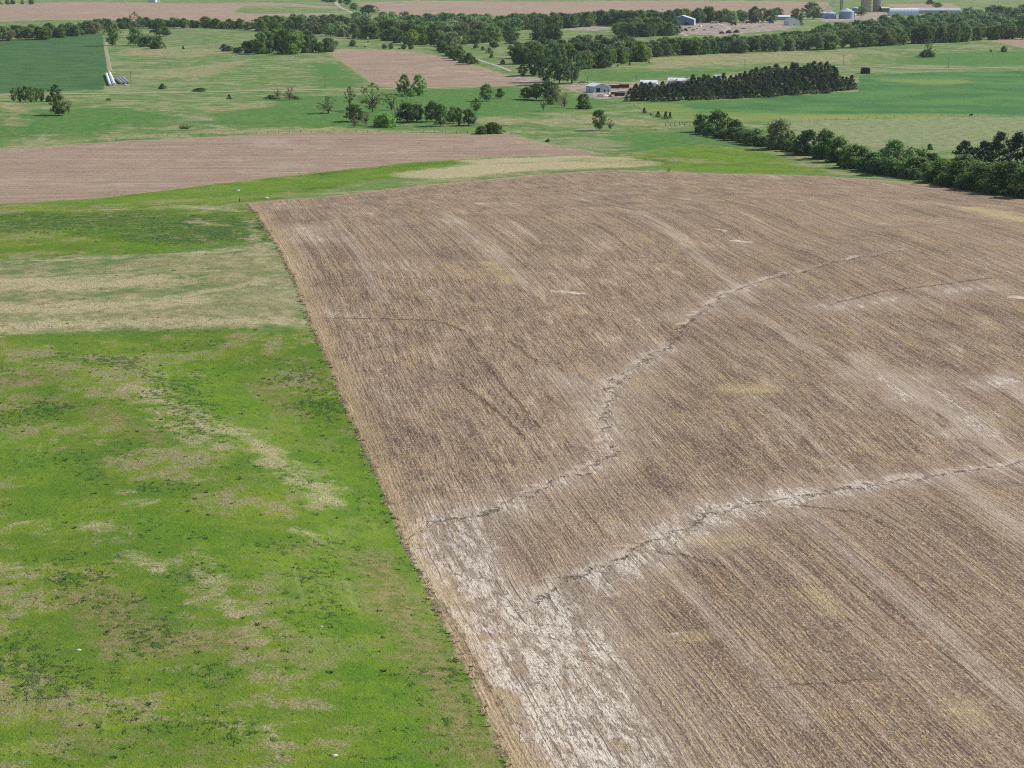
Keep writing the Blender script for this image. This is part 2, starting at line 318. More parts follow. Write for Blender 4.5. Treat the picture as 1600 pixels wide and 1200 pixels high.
Z['dirt'] = [wpoly([(868,131),(930,131),(985,128),(1110,124),(1130,130),(1000,145),(985,151),(958,153),(935,155),(915,148),(890,141)]),
    wpoly([(1035,40),(1060,34),(1110,31),(1200,31),(1260,34),(1230,46),(1160,52),(1130,57),(1080,53),(1050,49)]), wpoly([(870,47),(930,40),(960,44),(930,48)]),
    wpoly([(800,118),(850,122),(870,130),(815,134)]), wpoly([(1270,26),(1360,18),(1400,22),(1380,30),(1290,34)])]
def band(P, lines):
    o = np.full(len(P), -60.0)
    for pts, wd in lines: o = np.maximum(o, 1.7 * wd + .3 - seg_dist(P, wpoly(pts)))
    return o
LUSH = [([(290,580),(350,620),(430,670),(520,740),(570,800),(600,900),(660,1040),(720,1200)], 7), ([(130,800),(220,790),(350,850),(480,900),(560,1000)], 5), ([(0,690),(60,740),(90,820)], 4), ([(560,1020),(610,1100)], 5), ([(60,350),(200,370),(330,395)], 6), ([(520,305),(650,285)], 5), ([(1020,264),(1150,262),(1280,271)], 14), ([(1080,236),(1220,250)], 14), ([(430,300),(300,318)], 4), ([(150,315),(350,299),(560,276),(740,253)], 14)]
PATCH = [([(215,605),(250,625),(285,640),(320,667),(390,685),(432,722),(490,757),(520,785)], 2.0), ([(230,640),(300,690),(420,700)], 1.0), ([(150,825),(210,870),(270,892),(325,905)], .6), ([(345,930),(370,960),(392,1000)], .6), ([(40,822),(90,835)], .6), ([(480,830),(490,850)], .3),
    ([(395,1125),(430,1145)], .4), ([(300,865),(320,905)], .3), ([(0,880),(40,890)], .4), ([(260,585),(300,588)], -.2), ([(190,770),(230,785)], .2)]
BROWN = [([(585,870),(610,930),(650,1000),(690,1070),(740,1180)], 3), ([(150,930),(200,990),(220,1010),(330,1000)], 4), ([(0,600),(80,590)], 3), ([(60,620),(180,650),(250,690)], 2), ([(400,600),(470,650)], 2), ([(0,1090),(60,1110),(180,1180)], 1), ([(230,1160),(330,1180)], 1.5), ([(450,860),(480,850)], 1)]
WEED = [([(-40,350),(120,345),(260,345),(330,355),(380,362)], 26), ([(180,560),(260,600),(300,660)], 5), ([(100,870),(180,960),(240,1010)], 4), ([(0,650),(60,640)], 6), ([(400,850),(470,850)], 3), ([(470,595),(520,650)], 5), ([(440,275),(600,262),(760,250)], 5), ([(930,250),(1030,255)], 9), ([(0,1000),(60,1060),(200,1120),(330,1140)], 4), ([(500,870),(520,1000)], 2)]
SILT = [(RILL_A[3:6], .6), (RILL_A[6:13], .8), (RILL_A[12:16], .5), (RILL_A[15:], 2.2), (RILL_B[5:9], 3.6), (RILL_B[3:6], 1.8), (RILL_B[1:4], .8), ([(1280,480),(1340,475),(1400,468)], .8), ([(1480,455),(1530,450)], 1.0), ([(1440,590),(1500,640),(1560,690)], .6), ([(1370,590),(1420,625)], .8), ([(1600,590),(1540,600)], 1.5), ([(880,590),(930,620)], .3), ([(470,355),(500,375)], .5)]
STRAWL = [([(690,272),(780,262),(880,258),(960,256)], 14), ([(760,252),(900,247),(950,249)], 9), ([(-60,522),(0,515),(100,507),(200,505),(330,503),(430,502),(485,503)], 3.0), ([(0,409),(110,405),(230,400),(330,393),(400,385)], 1.2), ([(0,440),(100,445),(250,438)], 5), ([(0,482),(150,478),(300,470)], 4), ([(250,470),(400,440)], 2), ([(385,340),(410,400),(470,495)], .5), ([(100,330),(180,328)], 1), ([(290,322),(370,330)], 1.5), ([(290,345),(360,352)], 1), ([(340,395),(420,380)], 1)]
STRIP = [([(1340,556),(1400,598),(1470,640),(1560,700),(1640,752)], 1.6), ([(1470,738),(1530,780),(1620,850)], 1.6), ([(1250,800),(1350,880),(1460,980),(1600,1110)], .6), ([(1030,880),(1130,985),(1260,1130)], .3), ([(1150,470),(1260,540),(1330,585)], .6), ([(1440,640),(1600,760)], .5), ([(1000,330),(1090,400),(1180,470)], .6), ([(690,330),(760,385),(840,460)], .5), ([(520,345),(560,400),(600,470)], .3), ([(1560,590),(1640,640)], 2), ([(880,590),(950,680)], .3), ([(1180,620),(1330,740)], .3)]
SPOT = [([(868,455),(905,458)], .7), ([(1122,358),(1134,361)], .6), ([(1150,376),(1164,378)], .8), ([(1056,990),(1062,989)], .25), ([(1585,464),(1598,465)], .9), ([(700,845),(720,862),(745,870)], .2), ([(747,318),(752,318)], .6)]
TAN = [([(1150,608),(1185,608)], 2.2), ([(1105,843),(1140,843)], 1.4), ([(1070,992),(1095,992)], .8), ([(1500,1100),(1530,1125)], 1), ([(1280,925),(1300,960)], .4), ([(1520,325),(1600,345)], 3), ([(760,410),(800,440)], 1)]
CRACK = [[(505,497),(600,498),(680,501),(720,515),(745,550),(775,590),(810,630),(840,665)], [(720,600),(750,622),(790,655),(815,680)], [(800,535),(830,560),(870,575)], [(392,351),(470,346),(560,338)], [(1240,789),(1290,794),(1340,800),(1370,815)], [(1310,472),(1380,455),(1470,445),(1550,434)],
    [(1250,1070),(1290,1066),(1320,1065)], [(1000,860),(1060,866),(1110,880)], [(640,880),(700,960),(740,1040),(800,1130)]]
SILTP = [(650,837),(672,822),(710,814),(760,800),(790,788),(800,792),(752,812),(735,822),(752,850),(765,890),(785,925),(805,945),(850,925),(900,903),(955,878),(1010,858),(1060,836),(1100,815),(1130,812),(1080,845),(1020,872),(985,895),(930,925),(905,952),(930,990),(950,1040),(965,1090),(1000,1150),(1060,1260),(890,1260),(860,1170),(830,1120),(800,1075),(760,1010),(715,945),(672,885)]
A = {k: np.max([poly_sdf(GP, q) for q in v], axis=0) for k, v in Z.items()}
nr = np.where((GP[:, 1] > -100) & (GP[:, 1] < 1300) & (np.abs(GP[:, 0]) < 600))[0]
NP = GP[nr]
def near_attr(v, bgv=-60.0):
    o = np.full(len(GP), bgv); o[nr] = v; return o
for k, L in (('lush', LUSH), ('patch', PATCH), ('brown', BROWN), ('weed', WEED), ('silt', SILT), ('spot', SPOT), ('tan', TAN), ('strawline', STRAWL), ('strip', STRIP)): A[k] = near_attr(band(NP, L))
def lines_signed(P, L):
    best = np.full(len(P), 60.0)
    for pts in L:
        d = seg_dist(P, wpoly(pts), True); m_ = np.abs(d) < np.abs(best); best[m_] = d[m_]
    return best
A['silt'][nr] = np.maximum(A['silt'][nr], poly_sdf(NP, wpoly(SILTP)) + 2.6)
A['rill'] = near_attr(lines_signed(NP, [RILL_A, RILL_B]), 60.0); A['crack'] = near_attr(lines_signed(NP, CRACK), 60.0)

def mesh_np(name, verts, faces, mats, smooth=False, mi=None):
    me = bpy.data.meshes.new(name); verts = np.asarray(verts, np.float32); faces = np.asarray(faces, np.int32); k = faces.shape[1]
    me.vertices.add(len(verts)); me.vertices.foreach_set('co', verts.ravel())
    me.loops.add(faces.size); me.loops.foreach_set('vertex_index', faces.ravel())
    me.polygons.add(len(faces)); me.polygons.foreach_set('loop_start', np.arange(0, faces.size, k, dtype=np.int32)); me.polygons.foreach_set('loop_total', np.full(len(faces), k, np.int32))
    if mi is not None: me.polygons.foreach_set('material_index', np.asarray(mi, np.int32))
    me.polygons.foreach_set('use_smooth', np.full(len(faces), smooth))
    for m_ in mats: me.materials.append(m_)
    me.update(calc_edges=True); me.validate(); return me
nx, ny = len(xs), len(ys)
idx = np.arange(nx * ny).reshape(ny, nx)
gf = np.stack([idx[:-1, :-1].ravel(), idx[:-1, 1:].ravel(), idx[1:, 1:].ravel(), idx[1:, :-1].ravel()], -1)
gme = mesh_np('ground', np.stack([GX.ravel(), GY.ravel(), GZ.ravel()], -1), gf, [ground_material()], True)
for k, v in A.items():
    at_ = gme.attributes.new(k, 'FLOAT', 'POINT'); at_.data.foreach_set('value', np.clip(v, -60, 60).astype(np.float32))
ground = bpy.data.objects.new('ground', gme); col.objects.link(ground); ground['kind'] = 'structure'

# ------------------------------------------------------------------ things: helpers
def tag(o, label, cat, group=None, kind=None):
    if label: o['label'] = label
    if cat: o['category'] = cat
    if group: o['group'] = group
    if kind: o['kind'] = kind
    return o
def empty(name, loc, rz=0.0):
    o = bpy.data.objects.new(name, None); col.objects.link(o); o.location = loc; o.rotation_euler = (0, 0, rz); o.empty_display_size = .5; return o
def link(name, me, parent=None, loc=None):
    o = bpy.data.objects.new(name, me); col.objects.link(o)
    if parent is not None: o.parent = parent
    if loc is not None: o.location = loc
    return o
class MB:                                      # collects shapes into ONE mesh
    def __init__(s): s.v = []; s.f = []; s.m = []
    def add(s, vs, fs, mi=0):
        k = len(s.v); s.v += [tuple(v) for v in vs]; s.f += [tuple(i + k for i in f) for f in fs]; s.m += [mi] * len(fs); return s
    def box(s, x0, x1, y0, y1, z0, z1, mi=0):
        vs = [(x, y, z) for z in (z0, z1) for y in (y0, y1) for x in (x0, x1)]
        return s.add(vs, [(0, 2, 3, 1), (4, 5, 7, 6), (0, 1, 5, 4), (2, 6, 7, 3), (0, 4, 6, 2), (1, 3, 7, 5)], mi)
    def prism(s, prof, y0, y1, mi=0):          # profile in x,z swept along y
        n = len(prof); vs = [(x, y0, z) for x, z in prof] + [(x, y1, z) for x, z in prof]
        fs = [(i, (i + 1) % n, n + (i + 1) % n, n + i) for i in range(n)] + [tuple(range(n))[::-1], tuple(range(n, 2 * n))]
        return s.add(vs, fs, mi)
    def lathe(s, prof, n=24, cx=0, cy=0, mi=0):
        vs = []; fs = []
        for r, z in prof:
            for i in range(n): a = 2 * math.pi * i / n; vs.append((cx + r * math.cos(a), cy + r * math.sin(a), z))
        for j in range(len(prof) - 1):
            for i in range(n): fs.append((j * n + i, j * n + (i + 1) % n, (j + 1) * n + (i + 1) % n, (j + 1) * n + i))
        fs.append(tuple(range(n))[::-1]); fs.append(tuple(range((len(prof) - 1) * n, len(prof) * n)))
        return s.add(vs, fs, mi)
    def tube(s, pts, rad, n=6, mi=0):
        vs = []; fs = []; pts = [Vector(p) for p in pts]
        for i, p in enumerate(pts):
            t = (pts[min(i + 1, len(pts) - 1)] - pts[max(i - 1, 0)]).normalized()
            a = t.orthogonal().normalized(); b = t.cross(a); r = rad[i] if hasattr(rad, '__len__') else rad
            for k in range(n): th = 2 * math.pi * k / n; vs.append(p + a * (r * math.cos(th)) + b * (r * math.sin(th)))
        for j in range(len(pts) - 1):
            for k in range(n): fs.append((j * n + k, j * n + (k + 1) % n, (j + 1) * n + (k + 1) % n, (j + 1) * n + k))
        fs.append(tuple(range(n))[::-1]); fs.append(tuple(range((len(pts) - 1) * n, len(pts) * n)))
        return s.add(vs, fs, mi)
    def build(s, name, mats, parent=None, smooth=False):
        me = bpy.data.meshes.new(name); me.from_pydata(s.v, [], s.f)
        for m_ in (mats if isinstance(mats, (list, tuple)) else [mats]): me.materials.append(m_)
        me.polygons.foreach_set('material_index', s.m); me.polygons.foreach_set('use_smooth', [smooth] * len(s.f)); me.update()
        return link(name, me, parent)

def leaf_mat(name, a, bcol, c):
    m, b = new_mat(name, .75, .12); S.nt = m.node_tree
    oi = S.nt.nodes.new('ShaderNodeObjectInfo'); rnd = S(oi.outputs['Random'])
    P = objco(); n = noise(P, 5.0, 3, .6); n2 = noise(P, 18.0, 2, .6)
    cc = mix(sm(n, .36, .64), a, bcol); cc = mix(sm(n2, .5, .72) * .6, cc, c)
    hs = S.nt.nodes.new('ShaderNodeHueSaturation'); put(hs.inputs['Hue'], rnd * .05 + .475); put(hs.inputs['Saturation'], rnd * -.25 + 1.08)
    r2 = mth('FRACT', rnd * 7.13); put(hs.inputs['Value'], r2 * .6 + .72); put(hs.inputs['Color'], cc)
    put(b.inputs['Base Color'], S(hs.outputs[0]))
    tr = S.nt.nodes.new('ShaderNodeBsdfTranslucent'); S.nt.links.new(hs.outputs[0], tr.inputs[0])
    ms = S.nt.nodes.new('ShaderNodeMixShader'); ms.inputs[0].default_value = .35
    S.nt.links.new(b.outputs[0], ms.inputs[1]); S.nt.links.new(tr.outputs[0], ms.inputs[2]); S.nt.links.new(ms.outputs[0], S.nt.nodes['Material Output'].inputs[0])
    return m
LEAF = {'dark': leaf_mat('leaves_dark', (0.078, 0.150, 0.047), (0.122, 0.216, 0.057), (0.166, 0.253, 0.065)),
        'mid': leaf_mat('leaves_mid', (0.114, 0.212, 0.055), (0.170, 0.281, 0.065), (0.221, 0.318, 0.075)),
        'light': leaf_mat('leaves_light', (0.176, 0.286, 0.072), (0.240, 0.350, 0.086), (0.295, 0.384, 0.104)),
        'bright': leaf_mat('leaves_bright', (0.166, 0.335, 0.047), (0.221, 0.408, 0.057), (0.277, 0.440, 0.078)),
        'grey': leaf_mat('leaves_grey', (0.194, 0.245, 0.104), (0.259, 0.310, 0.130), (0.333, 0.343, 0.169)),
        'red': leaf_mat('leaves_budding', (0.240, 0.187, 0.104), (0.295, 0.228, 0.124), (0.240, 0.245, 0.098)),
        'conifer': leaf_mat('needles_dark', (0.040, 0.078, 0.040), (0.062, 0.108, 0.052), (0.088, 0.131, 0.060)),
        'cedar': leaf_mat('needles_cedar', (0.058, 0.104, 0.042), (0.085, 0.137, 0.049), (0.111, 0.163, 0.057))}
def plain(name, colr, rough=.8, var=.25, scale=2.0, spec=.2, metal=0.0, stretch=(1, 1, 1), dark=.75):
    m, b = new_mat(name, rough, spec); P = objco(); n = noise(mapping(P, 0, stretch), scale, 4, .6)
    put(b.inputs['Base Color'], mix(sm(n, .3, .7) * var * 2, colr, tuple(x * dark for x in colr))); b.inputs['Metallic'].default_value = metal
    bump(b, n, .25, .05); return m
BARK = plain('bark', (.16, .125, .10), .95, .4, 9.0, .05, dark=.5)
PALE_BARK = plain('pale_bark', (.36, .33, .29), .95, .4, 9.0, .05, dark=.5)

# ------------------------------------------------------------------ tree prototypes (unit height, unit crown width)
def leaves(rng, C, r, per, size, upb=.35, flat_=.8):
    n = len(C) * per; c = np.repeat(C, per, 0); rr = np.repeat(r, per)
    d = rng.normal(size=(n, 3)); d /= np.linalg.norm(d, axis=1)[:, None]
    p = c + d * (rr * rng.random(n) ** .45)[:, None] * np.array([1, 1, flat_])
    nrm = d * .7 + rng.normal(size=(n, 3)) * .5 + np.array([0, 0, upb * 2]); nrm /= np.linalg.norm(nrm, axis=1)[:, None]
    t = np.cross(nrm, rng.normal(size=(n, 3))); t /= np.linalg.norm(t, axis=1)[:, None] + 1e-9; bt = np.cross(nrm, t)
    s = size * (.6 + .8 * rng.random(n))[:, None]; q = .55 + .4 * rng.random(n)[:, None]
    V = np.stack([p - t * s, p - bt * s * q, p + t * s, p + bt * s * q], 1).reshape(-1, 3)
    return V, np.arange(n * 4).reshape(-1, 4)
def crown_pts(rng, n, prof, z0, z1, fill=.55, lob=.28):
    z = z0 + (z1 - z0) * rng.random(n); a = rng.random(n) * 2 * math.pi
    k = rng.integers(2, 5); ph = rng.random(3) * 6.28
    lm = 1 + lob * np.sin(k * a + ph[0] + 5 * z) + lob * .6 * np.sin((k + 2) * a + ph[1] - 8 * z)
    rad = np.array([prof((q - z0) / (z1 - z0)) for q in z]) * lm * (1 - fill * rng.random(n) ** 1.6)
    return np.stack([rad * np.cos(a) * .5, rad * np.sin(a) * .5, z], -1)
dome = lambda t: math.sqrt(max(0, 1 - (2 * abs(t - .45) / 1.12) ** 2)) * .82
dome2 = lambda t: (.72 + .28 * math.sin(min(1, t / .45) * math.pi / 2)) * math.sqrt(max(0, 1 - (max(0, t - .35) / .68) ** 2)) * .85
oval = lambda t: math.sqrt(max(0, 1 - (2 * t - 1) ** 2)) * .8
mound = lambda t: math.sqrt(max(0, 1 - t ** 2)) * .85
cone = lambda t: (1 - t) ** .75 * .82 + .05
blunt = lambda t: (1 - t ** 2.6) * .80 + .04
PRO = {}
def proto(kind, i, seed, prof, z0, z1, nc, per, cr, size, limbs, trunk_r, sparse=0):
    rng = np.random.default_rng(seed); py = random.Random(seed)
    C = crown_pts(rng, nc, prof, z0, z1, .6, .3 if not sparse else .5); r = cr * (.6 + .8 * rng.random(nc))
    V, Fq = leaves(rng, C, r, per, size)
    cme = mesh_np(kind + '_crown', V, Fq, [LEAF['mid']])
    t = MB(); zt = z0 + (z1 - z0) * .55; bx, by = py.uniform(-.04, .04), py.uniform(-.04, .04)
    t.tube([(0, 0, -.03), (bx * .3, by * .3, z0 * .6 + .03), (bx, by, zt)], [trunk_r * 1.25, trunk_r, trunk_r * .4], 7)
    top = sorted(range(nc), key=lambda k: -np.hypot(C[k, 0], C[k, 1]))[:limbs]
    for k in top:
        zs = max(.06, z0 * .55 + py.random() * (zt - z0 * .55) * .6); c = C[k]
        t.tube([(bx * .6, by * .6, zs), (c[0] * .5, c[1] * .5, (zs + c[2]) / 2 + .02), tuple(c)], [trunk_r * .55, trunk_r * .35, trunk_r * .1], 5)
    tv = np.array(t.v); tme = bpy.data.meshes.new(kind + '_trunk'); tme.from_pydata(t.v, [], t.f); tme.materials.append(BARK)
    # one-mesh version for the far woods
    jme = bpy.data.meshes.new(kind); jme.from_pydata(t.v + [tuple(x) for x in V], [], t.f + [tuple(x) for x in (Fq + len(t.v))])
    jme.materials.append(LEAF['mid']); jme.materials.append(BARK)
    jme.polygons.foreach_set('material_index', [1] * len(t.f) + [0] * len(Fq)); jme.update()
    PRO.setdefault(kind, []).append((cme, tme, jme, V))
for i in range(6): proto('round', i, 10 + i, dome, .13, .95, 84, 42, .125, .030, 7, .022)
for i in range(4): proto('tall', i, 30 + i, oval, .07, .96, 84, 42, .105, .027, 7, .024)
for i in range(4): proto('sparse', i, 50 + i, oval, .14, .98, 46, 30, .085, .022, 24, .026, 1)
for i in range(5): proto('shrub', i, 70 + i, mound, .0, .88, 84, 42, .135, .034, 6, .016)
for i in range(6): proto('bushy', i, 150 + i, dome2, .0, .93, 100, 40, .130, .033, 6, .020)
for i in range(4): proto('conifer', i, 90 + i, blunt, .02, .97, 110, 32, .095, .026, 4, .018)
for i in range(3): proto('cedar', i, 110 + i, cone, .02, .97, 90, 34, .095, .027, 4, .018)
for i in range(4): proto('bare', i, 130 + i, dome, .10, .96, 56, 26, .095, .016, 44, .018, 1)
rnd = random.Random(4)
CATS = {'bushy': ('broadleaf_tree', 'tree'), 'round': ('broadleaf_tree', 'tree'), 'tall': ('cottonwood_tree', 'tree'), 'sparse': ('thin_crowned_tree', 'tree'), 'shrub': ('shrub', 'shrub'),
        'conifer': ('pine_tree', 'conifer'), 'cedar': ('cedar_tree', 'conifer'), 'bare': ('budding_tree', 'tree')}
def setmat(o, slot, m):
    o.material_slots[slot].link = 'OBJECT'; o.material_slots[slot].material = m
def plant(kind, leafc, p, h, wd, label, group=None, parts=True, bark=None, lean=0):
    cme, tme, jme, _ = rnd.choice(PRO[kind]); nm, cat = CATS[kind]; rz = rnd.uniform(0, 6.28)
    p = Vector(p) - Vector((0, 0, .05))
    if parts:
        root = empty(nm, p, rz); root.scale = (wd, wd, h)
        if lean: root.rotation_euler = (0, lean, 0)
        t = link('trunk', tme, root); c = link('crown', cme, root); setmat(c, 0, LEAF[leafc])
        if bark: setmat(t, 0, bark)
    else:
        root = link(nm, jme, None, p); root.rotation_euler = (0, 0, rz); root.scale = (wd, wd, h); setmat(root, 0, LEAF[leafc])
    tag(root, label, cat, group); return root
def tree(kind, leafc, px, yb, yt, wpx, label, group=None, **k):
    p = at1(px, yb); s = mpp(p); return plant(kind, leafc, p, top_h(p, yt) * 1.03, wpx * s * 1.12, label, group, **k)

